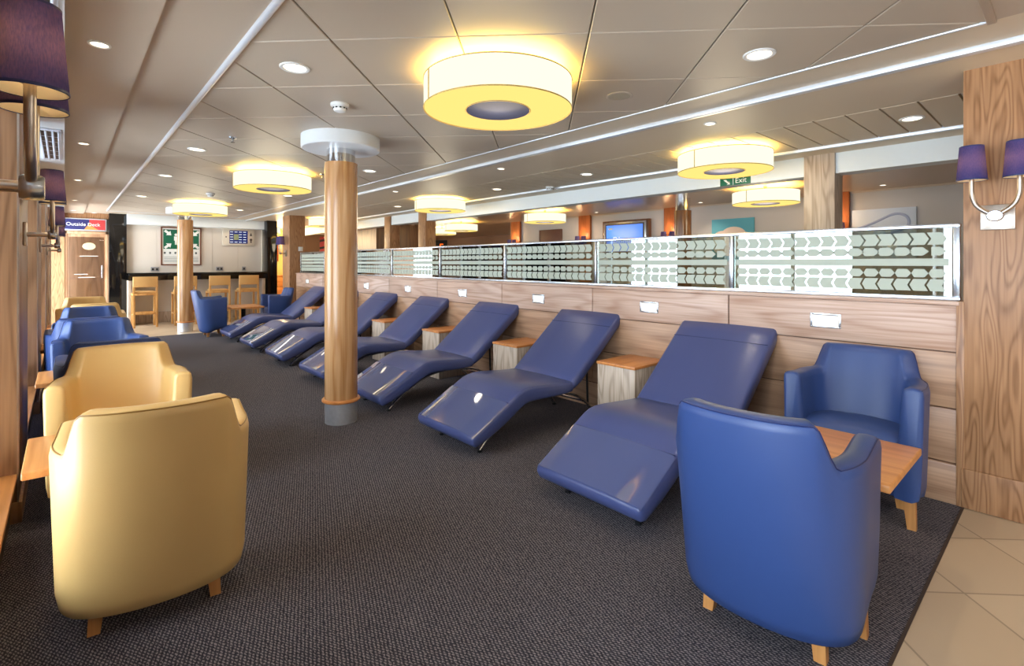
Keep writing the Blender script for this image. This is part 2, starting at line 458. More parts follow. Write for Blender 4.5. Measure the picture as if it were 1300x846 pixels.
# ------------------------------------------------------------------ window side
PITCH = 2.33; PIERS = [1.43+PITCH*k for k in range(-2, 5)]; HW = 0.375
bm = B(); add_box(bm, -0.75, 0.0, -3.5, 13.2, 2.10, CZ+0.1); struct('ceiling', bm, M['white'])
for k, yc in enumerate(PIERS):
    bm = B()
    add_box(bm, -0.60, XW, yc-HW, yc+HW, 0.0, 2.10, 0.003)
    add_box(bm, -0.60, XW+0.012, yc-HW-0.006, yc+HW+0.006, 0.0, 0.10, 0.003)
    struct('wall_left', bm, M['oakpier'])
    bm = B()
    for sy in (-1, 1):
        add_box(bm, XW-0.006, XW+0.002, yc+sy*(HW+0.001)-0.004, yc+sy*(HW+0.001)+0.004, 0.10, 2.10)
    struct('trim_9', bm, M['nickel'])
    if k < len(PIERS)-1:
        y0, y1 = yc+HW, yc+PITCH-HW
        bm = B(); add_box(bm, -0.60, XW-0.03, y0, y1, 0.0, 0.215); struct('baseboard_left', bm, M['darkpanel'])
        bm = B(); add_box(bm, -0.60, XW-0.005, y0, y1, 0.215, 0.237, 0.004); struct('trim_10', bm, M['oaky'])
        # window: frame with mullions + pane
        w = None
        bm = B()
        for a, b_, c, d in ((y0, y1, 0.237, 0.285), (y0, y1, 2.05, 2.10), (y0, y0+0.05, 0.237, 2.10), (y1-0.05, y1, 0.237, 2.10), ((y0+y1)/2-0.025, (y0+y1)/2+0.025, 0.237, 2.10)):
            add_box(bm, -0.55, -0.50, a, b_, c, d, 0.004)
        w = struct('window_%d' % (k+1), bm, M['white'])
        bm = B(); add_box(bm, -0.53, -0.524, y0+0.05, y1-0.05, 0.285, 2.05)
        p = obj('pane', bm, M['glassw'], w); p['kind'] = 'structure'
        pl = light('window_portal', 'AREA', (-0.62, (y0+y1)/2, 1.17), 1, shape='RECTANGLE', size=1.85, size_y=y1-y0)
        pl.rotation_euler = (0, -PI/2, 0); pl.data.cycles.is_portal = True

# vents in the soffit over each window
def vent_at(yc, label, first=[None]):
    if first[0] is None:
        t = thing('soffit_vent', label, 'air vent', (-0.075, yc, 2.10), 0, 'air vents in the window soffit')
        bm = B(); add_box(bm, -0.06, 0.06, -0.62, 0.62, -0.008, 0.0, 0.003); obj('face_plate', bm, M['vent'], t)
        bm = B()
        for q in range(6):
            ya = -0.56+q*0.19
            for x in (-0.034, 0.0, 0.034):
                add_box(bm, x-0.010, x+0.010, ya, ya+0.165, -0.0095, -0.0075)
        obj('slot', bm, M['blackmatt'], t)
        bm = B()
        for x in (-0.045, -0.017, 0.017, 0.045):
            add_box(bm, x-0.004, x+0.004, -0.58, 0.58, -0.014, -0.008, 0.001)
        obj('blade', bm, M['vent'], t)
        first[0] = t
        return t
    return dup(first[0], (-0.075, yc, 2.10), 0, label)
vl = ['white slotted air vent in the soffit above the nearest blue shaded wall lamp',
      'white slotted air vent in the soffit between the nearest and second window lamps',
      'small far white air vent above the second window lamp', 'distant white air vent in the soffit above the third window lamp',]
for k, yc in enumerate((PIERS[2]+PITCH/2-0.15, PIERS[3]+PITCH/2+0.0, PIERS[4]+PITCH/2)):
    vent_at(yc, vl[k+0] if k else 'white slotted air vent in the soffit right above the nearest blue lamp shades')

# ------------------------------------------------------------------ end of the room: door, bar, niche
bm = B(); add_box(bm, -0.7, 0.0, 12.95, 13.2, 0, CZ); add_box(bm, 0.0, 0.66, 12.99, 13.2, 2.13, CZ); struct('wall_back', bm, M['oakv'])
bm = B(); add_box(bm, 0.0, 0.66, 13.0, 13.06, 0.0, 1.83, 0.004); dr = struct('door_1', bm, M['doorwood'])
bm = B()
for a in ((0.0, 0.035, 12.975, 13.0, 0, 1.87), (0.615, 0.66, 12.975, 13.0, 0, 1.87), (0.0, 0.66, 12.975, 13.0, 1.82, 1.875)): add_box(bm, *a, 0.003)
p = obj('door_frame', bm, M['doorwood'], dr); p['kind'] = 'structure'
bm = B(); add_box(bm, 0.06, 0.59, 12.992, 12.998, 0.2, 1.76); p = obj('pane', bm, glass('door_glass', (248, 246, 244), 0.0), dr); p['kind'] = 'structure'
bm = B(); add_tube(bm, [(0.56, 12.99, 0.95), (0.56, 12.95, 0.95), (0.56, 12.95, 1.2), (0.56, 12.99, 1.2)], 0.01); p = obj('door_handle', bm, M['steel'], dr); p['kind'] = 'structure'
bm = B(); add_lathe(bm, [(0.0, 0), (0.1, 0), (0.1, 0.002), (0, 0.002)], n=40)
for v in bm.verts: v.co = Vector((0.36+v.co.x, 12.988-v.co.z, 1.58+v.co.y*0.72))
o = obj('door_oval', bm, mat('pale_oval', (206, 192, 150), 0.5, noise=0.05), dr); o['kind'] = 'structure'  # flat pale oval on the door pane
bm = B()
for x0, x1, z in ((0.22, 0.5, 1.38), (0.14, 0.34, 1.02), (0.2, 0.45, 0.96)): add_box(bm, x0, x1, 12.986, 12.989, z, z+0.012)
o = obj('door_lettering', bm, M['creamart'], dr); o['kind'] = 'structure'

t = thing('deck_sign', 'navy and red sign reading Outside Deck above the brown glazed door', 'sign', (0.305, 12.97, 2.005))
bm = B(); add_box(bm, -0.325, 0.325, -0.012, 0.0, -0.12, 0.12, 0.003); obj('sign_frame', bm, M['trim'], t)
bm = B(); add_box(bm, -0.305, 0.06, -0.016, -0.012, -0.10, 0.10); obj('navy_panel', bm, M['navysign'], t)
bm = B(); add_prism(bm, [(0.06, -0.10), (0.305, -0.10), (0.305, 0.10), (0.06, 0.10)], 'y', -0.016, -0.012); obj('red_panel', bm, M['redsign'], t)
bm = B(); add_prism(bm, [(-0.02, -0.10), (0.20, -0.10), (0.10, -0.03), (0.06, 0.03)], 'y', -0.018, -0.0155); obj('orange_splash', bm, M['orangesign'], t)
text_mesh('lettering', 'Outside Deck', 0.092, M['paper'], t, (-0.03, -0.0195, 0.0), (PI/2, 0, 0), sx=0.98)

# black clad columns either side of the bar niche
for i, (x0, x1, y0) in enumerate(((0.66, 0.94, 12.80), (3.50, 3.72, 12.45))):
    bm = B(); add_box(bm, 0, x1-x0, 0, 0.4, 0, CZ, 0.004)
    o = obj('black_pillar', bm, M['black']); o.location = (x0, y0, 0)
    tag(o, ['glossy black square pillar between the brown door and the bar', 'glossy black square pillar at the right end of the bar'][i], 'pillar')
# bar wall, soffit, counter
bm = B()
for k in range(5): add_box(bm, 0.94+k*0.514, 0.94+(k+1)*0.514-0.004, YB, YB+0.05, 0, CZ)
add_box(bm, 0.94, 3.55, YB+0.01, YB+0.1, 0, CZ); struct('wall_back', bm, M['wallb'])
bm = B(); add_box(bm, 0.94, 3.50, YB-0.22, YB, 2.035, CZ+0.01); struct('trim_11', bm, M['bulk'])
bm = B(); add_box(bm, 3.50, 3.62, 12.85, 14.5, 0, CZ); struct('wall_back', bm, M['wallb'])
t = thing('bar_counter', 'long black topped bar counter along the cream end wall', 'counter', (2.2, 12.65, 0))
bm = B(); add_box(bm, -1.26, 1.28, -0.27, 0.24, 1.0, 1.05, 0.006); obj('counter_top', bm, M['black'], t)
bm = B(); add_box(bm, -1.26, 1.28, -0.25, 0.24, 0.90, 1.0); obj('apron', bm, M['black'], t)
bm = B(); add_box(bm, -1.26, -1.2, -0.2, 0.24, 0, 0.90, 0.003); obj('end_panel', bm, M['boxwood'], t)
bm = B(); add_box(bm, 1.2, 1.26, -0.2, 0.24, 0, 0.90, 0.003); obj('end_panel', bm, M['boxwood'], t)
bm = B(); add_box(bm, -1.2, 1.2, 0.20, 0.24, 0.0, 0.22, 0.003); obj('kick_panel', bm, M['boxwood'], t)

# poster
t = thing('assembly_poster', 'framed green and white emergency assembly notice on the cream bar wall', 'poster', (1.89, YB-0.003, 1.61))
bm = B()
for a in ((-0.37, 0.37, 0.385, 0.41), (-0.37, 0.37, -0.41, -0.385), (-0.37, -0.345, -0.41, 0.41), (0.345, 0.37, -0.41, 0.41)): add_box(bm, a[0], a[1], -0.025, 0, a[2], a[3], 0.003)
obj('frame', bm, M['frame'], t)
bm = B(); add_box(bm, -0.35, 0.35, -0.012, 0, -0.39, 0.39); obj('sheet', bm, M['paper'], t)
bm = B(); add_box(bm, -0.325, 0.325, -0.016, -0.012, -0.06, 0.355); gp = obj('green_panel', bm, M['green'], t)
bm = B()
def flat(poly, yy=-0.019): add_prism(bm, poly, 'y', yy, yy+0.003)
for px in (-0.10, -0.03, 0.05, 0.11):
    add_prism(bm, [(px+0.028*math.cos(a*PI/6), 0.245+0.028*math.sin(a*PI/6)) for a in range(12)], 'y', -0.019, -0.016)
    flat([(px-0.035, 0.21), (px+0.035, 0.21), (px+0.035, 0.12), (px+0.02, 0.12), (px+0.02, 0.03), (px+0.004, 0.03), (px, 0.1), (px-0.004, 0.03), (px-0.02, 0.03), (px-0.02, 0.12), (px-0.035, 0.12)])
def arrow(cx, cz, ang):
    P = [(-0.08, -0.025), (0.0, -0.025), (0.0, -0.06), (0.075, 0), (0.0, 0.06), (0.0, 0.025), (-0.08, 0.025)]
    c, s_ = math.cos(ang), math.sin(ang)
    flat([(cx+x*c-z*s_, cz+x*s_+z*c) for x, z in P])
arrow(-0.24, 0.28, -0.7); arrow(-0.24, 0.01, 0.7); arrow(0.26, 0.28, PI+0.7); arrow(0.26, 0.01, PI-0.7)
obj('pictogram', bm, M['paper'], gp)
bm = B()
for q in range(7): add_prism(bm, [(-0.30+q*0.095+0.02*math.cos(a*PI/4), -0.145+0.025*math.sin(a*PI/4)) for a in range(8)], 'y', -0.0145, -0.012)
for q in range(4): add_box(bm, -0.31, 0.31, -0.0145, -0.012, -0.24-q*0.032, -0.233-q*0.032)
obj('print', bm, mat('poster_ink', (90, 95, 90), 0.6, noise=0.02), t)

# departures display
t = thing('information_display', 'cream framed navy information screen on the bar wall right of the poster', 'screen', (3.0, YB-0.003, 1.85))
bm = B(); add_box(bm, -0.33, 0.33, -0.04, 0, -0.20, 0.20, 0.006); obj('frame', bm, mat('display_cream', (226, 214, 194), 0.5, noise=0.02), t)
bm = B(); add_box(bm, -0.19, 0.19, -0.044, -0.04, -0.155, 0.145); sc_ = obj('screen_face', bm, M['screend'], t)
bm = B()
for c in range(4):
    for r in range(5): add_box(bm, -0.175+c*0.09, -0.175+c*0.09+0.06, -0.0455, -0.044, 0.105-r*0.058, 0.118-r*0.058)
obj('screen_rows', bm, M['screentext'], sc_)
bm = B(); add_box(bm, -0.10, 0.0, -0.0462, -0.0455, -0.07, 0.06); obj('screen_patch', bm, M['screenyel'], sc_)
ink = mat('ink_brown', (80, 66, 60), 0.5, noise=0.02)
bm = B(); add_lathe(bm, [(0.028, -0.003), (0.028, 0.0)], n=20, cap0=True, cap1=True)
for v in bm.verts: v.co = Vector((0.26+v.co.x, -0.041+v.co.z, -0.06+v.co.y))
obj('symbol', bm, ink, t)
bm = B(); add_box(bm, 0.245, 0.275, -0.045, -0.04, -0.13, -0.09); obj('symbol', bm, ink, t)
bm = B(); add_prism(bm, [(0.235, 0.03), (0.285, 0.03), (0.26, 0.11)], 'y', -0.044, -0.04); obj('symbol', bm, ink, t)
bm = B(); add_box(bm, -0.27, -0.245, -0.044, -0.04, -0.02, 0.01); obj('symbol', bm, ink, t)

# sockets on the bar wall
for i, (x, lab) in enumerate(((1.42, 'grey double socket on the bar wall left of the poster'), (2.62, 'grey double socket on the bar wall below the navy screen'), (3.12, 'tall grey socket on the bar wall above the rightmost stool'))):
    t = thing('wall_socket', lab, 'socket', (x, YB-0.002, 1.12), 0, 'sockets on the bar wall')
    w = 0.07 if i < 2 else 0.04
    bm = B(); add_box(bm, -w, w, -0.012, 0, -0.045, 0.045, 0.003); obj('plate', bm, M['socket'], t)
    for sx in ((-0.035, 0.035) if i < 2 else (0,)):
        bm = B(); add_box(bm, sx-0.018, sx+0.018, -0.015, -0.012, -0.025, 0.02); obj('outlet', bm, M['blackmatt'], t)

# ------------------------------------------------------------------ bar stools
def make_stool(label, loc):
    t = thing('bar_stool', label, 'bar stool', loc, 0, 'beech bar stools along the counter')
    for sx in (-1, 1):
        bm = B(); add_prism(bm, [(-0.205, 0.0), (-0.17, 0.0), (-0.155, 0.64), (-0.15, 0.98), (-0.178, 0.98), (-0.185, 0.64)], 'x', sx*0.18-0.018, sx*0.18+0.018, 0.003); obj('leg', bm, M['stool'], t)
        bm = B(); add_prism(bm, [(0.17, 0.0), (0.20, 0.0), (0.185, 0.64), (0.145, 0.64)], 'x', sx*0.18-0.018, sx*0.18+0.018, 0.003); obj('leg', bm, M['stool'], t)
    bm = B(); add_box(bm, -0.20, 0.20, -0.185, 0.195, 0.62, 0.66, 0.004); obj('seat_frame', bm, M['stool'], t)
    bm = B(); add_box(bm, -0.17, 0.17, -0.165, 0.185, 0.655, 0.70, 0.018, 3); obj('seat', bm, M['stoolseat'], t)
    bm = B(); add_box(bm, -0.198, 0.198, -0.188, -0.150, 0.78, 0.985, 0.012, 3); obj('backrest', bm, M['stoolseat'], t)
    for yy in (-0.185, 0.175):
        bm = B(); add_box(bm, -0.17, 0.17, yy-0.01, yy+0.014, 0.25, 0.285, 0.003); obj('footrail', bm, M['stool'], t)
    for sx in (-1, 1):
        bm = B(); add_box(bm, sx*0.18-0.01, sx*0.18+0.01, -0.17, 0.17, 0.22, 0.25, 0.003); obj('footrail', bm, M['stool'], t)
    return t
SL = ['light beech bar stool at the left end of the counter, beside the black pillar', 'light beech bar stool mostly hidden behind the far round column',
      'light beech bar stool just right of the far round column', 'light beech bar stool at the right end of the counter']
st = make_stool(SL[0], (1.17, 12.15, 0))
for x, l in zip((1.83, 2.44, 3.0), SL[1:]): dup(st, (x, 12.15, 0), 0, l)

# ------------------------------------------------------------------ partition with wall lights and glass screen
Y0, Y1 = 0.40, 10.30
POSTS = [0.415, 1.602, 2.805, 4.02, 5.247, 6.477, 7.717, 8.956, 10.17]
t = thing('wood_partition', 'low oak panelled partition wall running behind the row of loungers', 'partition', (XP, 0, 0))
bm = B(); add_box(bm, 0.012, 0.12, Y0, Y1, 0, 1.03); obj('core', bm, M['darkwood'], t)
E_ = [Y0]+POSTS[1:-1]+[Y1]
for r, (z0, z1) in enumerate(((0.79, 1.028), (0.497, 0.783), (0.215, 0.490))):
    for a, b_ in zip(E_, E_[1:]):
        bm = B(); add_box(bm, 0.0, 0.02, a+0.004, b_-0.004, z0, z1, 0.002); obj('panel', bm, M['oakh'] if r == 0 else M['oakh_shade'], t)
bm = B(); add_box(bm, -0.004, 0.124, Y0, Y1, 0.0, 0.205, 0.003); obj('plinth', bm, M['oakh_shade'], t)
bm = B(); add_box(bm, -0.012, 0.135, Y0, Y1, 1.03, 1.052, 0.003); obj('cap', bm, M['oakh'], t)
bm = B(); add_box(bm, -0.008, 0.12, Y0-0.02, Y0+0.012, 0, 1.052, 0.002); obj('end_post', bm, M['oakv'], t)

t = thing('glass_screen', 'frosted glass screen with steel rails standing on the oak partition', 'glass screen', (XP+0.05, 0, 1.052))
bm = B(); add_box(bm, -0.022, 0.022, Y0, POSTS[-1]+0.02, 0.385, 0.405, 0.003); obj('top_rail', bm, M['steel'], t)
bm = B(); add_box(bm, -0.025, 0.025, Y0, POSTS[-1]+0.02, 0.0, 0.022, 0.003); obj('bottom_rail', bm, M['steel'], t)
for p in POSTS:
    bm = B(); add_box(bm, -0.016, 0.016, p-0.014, p+0.014, 0.02, 0.387, 0.003); obj('post', bm, M['steel'], t)
for a, b_ in zip(POSTS, POSTS[1:]):
    a += 0.02; b_ -= 0.02
    bm = B(); add_box(bm, -0.004, 0.004, a, b_, 0.022, 0.385); pn = obj('pane', bm, M['glass'], t)
    bm = B()
    n = 15; w = (b_-a-0.04)/n; x0 = a+0.02
    def ff(poly): add_prism(bm, [(x0w, z) for x0w, z in poly], 'x', -0.0062, -0.0045)
    for k in range(n):
        c = b_-0.02-(k+1)*w   # towards +y is image left: chevrons point to -y
        e = w*0.86; q = 0.02
        ff([(c+e+q, 0.362), (c+q, 0.362), (c, 0.328), (c+q*0.9, 0.296), (c+e+q*0.9, 0.296), (c+e, 0.328)])
        ff([(c+e+q*.3, 0.284), (c+q*1.3, 0.284), (c, 0.260), (c+q*1.3, 0.238), (c+e+q*.3, 0.238), (c+e+q*1.0, 0.260)] if k < n-1 else [(c+e, 0.284), (c+q*1.3, 0.284), (c, 0.260), (c+q*1.3, 0.238), (c+e, 0.238)])
        ff([(c+e, 0.165), (c+q*1.0, 0.165), (c+0.002, 0.142), (c+q, 0.120), (c+e, 0.120), (c+e+q*.6, 0.142)])
        ff([(c+e+q*.2, 0.110), (c+q*.2, 0.110), (c+q, 0.078), (c+q*.2, 0.046), (c+e+q*.2, 0.046), (c+e+q, 0.078)])
    ff([(b_-0.012, 0.222), (a+0.012, 0.222), (a+0.012, 0.182), (b_-0.012, 0.182)])
    obj('frosted_pattern', bm, M['frost'], pn, smooth=None)

# recessed wall lights
WL = [1.009, 2.235, 3.47, 4.715, 5.95, 7.19, 8.43, 9.68]
wlab = ['square recessed wall light above the back of the far blue armchair', 'square recessed wall light between the first and second loungers from the right',
        'square recessed wall light between the second and third loungers from the right', 'square recessed wall light between the third and fourth loungers from the right',
        'square recessed wall light between the fourth and fifth loungers from the right', 'square recessed wall light just right of the near round column',
        'square recessed wall light hidden just behind the near round column', 'smallest far square wall light near the end of the partition']
first = None
for yv, l in zip(WL, wlab):
    if first is None:
        t = thing('wall_light', l, 'wall light', (XP, yv, 0.902), 0, 'square lights in the partition')
        bm = B()
        for a in ((-0.082, 0.082, 0.032, 0.044), (-0.082, 0.082, -0.044, -0.032), (-0.082, -0.070, -0.044, 0.044), (0.070, 0.082, -0.044, 0.044)): add_box(bm, -0.006, 0.0, *a, 0.0015)
        obj('bezel', bm, M['steel'], t)
        bm = B(); add_box(bm, -0.003, 0.0, -0.071, 0.071, -0.033, 0.033); obj('lens', bm, M['lenscool'], t)
        bm = B()
        for sy in (-1, 1):
            for sz in (-1, 1): add_sphere(bm, (-0.0065, sy*0.076, sz*0.038), 0.0028, u=8, v=6)
        obj('screw', bm, M['nickel'], t)
        first = t
    else: dup(first, (XP, yv, 0.902), 0, l)

# side boxes between loungers
slab = ['oak side box between the first and second loungers from the right', 'oak side box between the second and third loungers from the right',
        'oak side box between the third and fourth loungers from the right', 'oak side box between the fourth and fifth loungers from the right',
        'oak side box behind the near round column, between fifth and sixth loungers', 'oak side box between the two farthest loungers']
first = None
for yv, l in zip(WL[1:7], slab):
    if first is None:
        t = thing('side_box', l, 'side table', (3.21, yv, 0), 0, 'oak boxes between the loungers')
        bm = B(); add_box(bm, -0.21, 0.21, -0.165, 0.165, 0.0, 0.492, 0.003); obj('body', bm, M['boxwood'], t)
        bm = B(); add_box(bm, -0.216, 0.21, -0.17, 0.17, 0.492, 0.512, 0.003); obj('top', bm, M['oakx'], t)
        first = t
    else: dup(first, (3.21, yv, 0), 0, l)

# ------------------------------------------------------------------ loungers
def offset_profile(top, th):
    out = []
    for i, p in enumerate(top):
        a = Vector(top[max(i-1, 0)]); b_ = Vector(top[min(i+1, len(top)-1)])
        d = (b_-a).normalized(); n_ = Vector((d.y, -d.x))
        out.append(tuple(Vector(p)+n_*th[i]))
    return out
def pad(bm, top, th, w, rnd=0.022):
    """lofted cushion: top line in xz, thickness list, half width w, softly rounded edges"""
    bot = offset_profile(top, th)
    secs = []
    # y stations with inset for rounding
    st_ = [(-w, rnd), (-w+rnd*0.3, rnd*0.3), (-w+rnd, 0.0), (-w*0.5, -0.004), (0, -0.006), (w*0.5, -0.004), (w-rnd, 0.0), (w-rnd*0.3, rnd*0.3), (w, rnd)]
    n = len(top)
    for y, ins in st_:
        ring = []
        T = []; Bo = []
        for i in range(n):
            t_, b_ = Vector(top[i]), Vector(bot[i]); d = (b_-t_).normalized()
            T.append(t_+d*ins); Bo.append(b_-d*max(ins, 0))
        # inset the ends
        e0 = (Vector(top[1])-Vector(top[0])).normalized(); e1 = (Vector(top[-2])-Vector(top[-1])).normalized()
        for A in (T, Bo): A[0] = A[0]+e0*max(ins, 0); A[-1] = A[-1]+e1*max(ins, 0)
        # rounded ends
        def endcap(t_, b_, e):
            m_ = (t_+b_)/2; h = (b_-t_)
            return [t_-e*0.012+h*0.12, t_-e*0.020+h*0.32, t_-e*0.020+h*0.68, t_-e*0.012+h*0.88]
        ring = T + endcap(T[-1], Bo[-1], e1) + list(reversed(Bo)) + endcap(Bo[0], T[0], e0)
        secs.append([bm.verts.new((p.x, y, p.y)) for p in ring])
    m_ = len(secs[0])
    for a, b_ in zip(secs, secs[1:]):
        for k in range(m_): bm.faces.new((a[k], a[(k+1) % m_], b_[(k+1) % m_], b_[k]))
    bm.faces.new(list(reversed(secs[0]))); bm.faces.new(secs[-1])
    return bm
OX = 2.65
def make_lounger(label, y):
    t = thing('reclining_lounger', label, 'lounger', (OX, y, 0), 0, 'blue loungers along the partition')
    w = 0.335
    base = [(1.915, .152), (1.98, .186), (2.06, .229), (2.14, .272), (2.21, .311), (2.265, .343), (2.31, .366), (2.355, .381), (2.41, .388), (2.48, .386), (2.56, .379), (2.66, .370), (2.76, .362), (2.855, .357)]
    top = [(x-OX, z) for x, z in base]
    th = [.085, .095, .105, .11, .11, .11, .11, .11, .108, .105, .10, .095, .088, .08]
    bm = B(); pad(bm, top, th, w); seat = obj('seat_cushion', bm, M['blueL'], t, smooth=50)
    d = Vector((3.435-2.84, .823-.352)); L_ = d.length; d.normalize()
    bt = [(2.84+d.x*L_*k/9-OX, .352+d.y*L_*k/9) for k in range(10)]
    bm = B(); pad(bm, bt, [.07]+[.085]*8+[.08], w); back = obj('back_cushion', bm, M['blueL'], t, smooth=50)
    # seams
    def seam(pts, par, name='seam'):
        bm = B(); add_tube(bm, pts, 0.0028, 6); obj(name, bm, M['bluepipe'], par)
    k = 0.80; nx, nz = -d.y, d.x
    px, pz = 2.84+d.x*L_*k-OX, .352+d.y*L_*k
    seam([(px+nx*(0.001+0.004*(1-abs(q))), q*(w-0.01), pz+nz*(0.001+0.004*(1-abs(q)))) for q in (-1, -.6, -.2, .2, .6, 1)], back)
    seam([(2.215-OX, q*(w-0.01), .3125+0.0045*(1-abs(q))) for q in (-1, -.6, -.2, .2, .6, 1)], seat)
    # clear film over the foot end
    ft = []
    for x, z in base[:5]: ft.append((x-OX-0.001, z+0.0045))
    bm = B()
    rows = []
    for x, z in ft:
        rows.append([bm.verts.new((x-0.003, q*(w-0.004), z+0.006*(1-q*q)+ (0.001 if abs(q) < 1 else -0.012))) for q in (-1, -.95, -.5, 0, .5, .95, 1)])
    for a, b_ in zip(rows, rows[1:]):
        for q in range(6): bm.faces.new((a[q], a[q+1], b_[q+1], b_[q]))
    obj('foot_cover', bm, M['bluefilm'], t, smooth=60, label='shiny clear film cover over the foot end')
    # chrome arched frame
    for s_ in (-1, 1):
        yy = s_*0.225
        pts = smooth_pts([(2.05-OX, yy, 0.012), (2.13-OX, yy, 0.085), (2.25-OX, yy, 0.165), (2.40-OX, yy, 0.232), (2.58-OX, yy, 0.262), (2.80-OX, yy, 0.262), (2.98-OX, yy, 0.222), (3.12-OX, yy, 0.14), (3.21-OX, yy, 0.05), (3.235-OX, yy, 0.012)], 4)
        bm = B(); add_tube(bm, pts, 0.0125, 10); r_ = obj('side_rail', bm, M['chrome'], t)
        for x in (2.05, 3.235):
            bm = B(); add_lathe(bm, [(0.018, 0.0), (0.018, 0.014)], x-OX, yy, 12, True, True); obj('foot', bm, M['blackmatt'], r_)
        bm = B(); add_tube(bm, [(3.14-OX, yy, 0.50), (3.155-OX, yy, 0.105)], 0.009, 8); obj('back_strut', bm, M['blackmatt'], t)
    for x, z in ((2.13, 0.085), (2.62, 0.262), (3.12, 0.14)):
        bm = B(); add_tube(bm, [(x-OX, -0.225, z), (x-OX, 0.225, z)], 0.009, 8); obj('cross_bar', bm, M['chrome'], t)
    return t
LY = [1.62, 2.85, 4.09, 5.33, 6.57, 7.81, 9.05]
LL = ['blue leather reclining lounger nearest the camera, partly behind the blue armchair', 'second blue lounger from the right, yellow reflection on its foot end',
      'third blue lounger from the right, just right of the near round column', 'fourth blue lounger from the right, its middle hidden by the near round column',
      'fifth blue lounger from the right, head seen right and foot left of the near column', 'second farthest blue lounger, left of the near round column',
      'farthest blue lounger, beside the blue armchairs at the end of the row']
lg = make_lounger(LL[0], LY[0])
for y, l in zip(LY[1:], LL[1:]): dup(lg, (OX, y, 0), 0, l)

# ------------------------------------------------------------------ tub armchairs (local front = +x)
def smooth01(a, b, x):
    t = max(0, min(1, (x-a)/(b-a))); return t*t*(3-2*t)
def chair_stations():
    S = []
    W, xf, A_, p = 0.296, 0.197, 0.192, 2.15
    for x in (xf-0.014, xf-0.04, 0.13, 0.09, 0.05, 0.02): S.append((x, W, 0, 1))
    n = 26
    def pt(k):
        t_ = PI/2*k/n
        return -A_*math.sin(t_)**(2/p), W*math.cos(t_)**(2/p) if k < n else 0.0
    for k in range(0, n+1):
        x, y = pt(k)
        if k == 0: nx, ny = 0, 1
        elif k == n: nx, ny = -1, 0
        else:
            (x0, y0), (x1, y1) = pt(k-1), pt(k+1)
            l_ = math.hypot(x1-x0, y1-y0); nx, ny = (y1-y0)/l_, -(x1-x0)/l_
        S.append((x, y, nx, ny))
    T = S[:-1]
    return S + [(x, -y, nx, -ny) for x, y, nx, ny in reversed(T)]
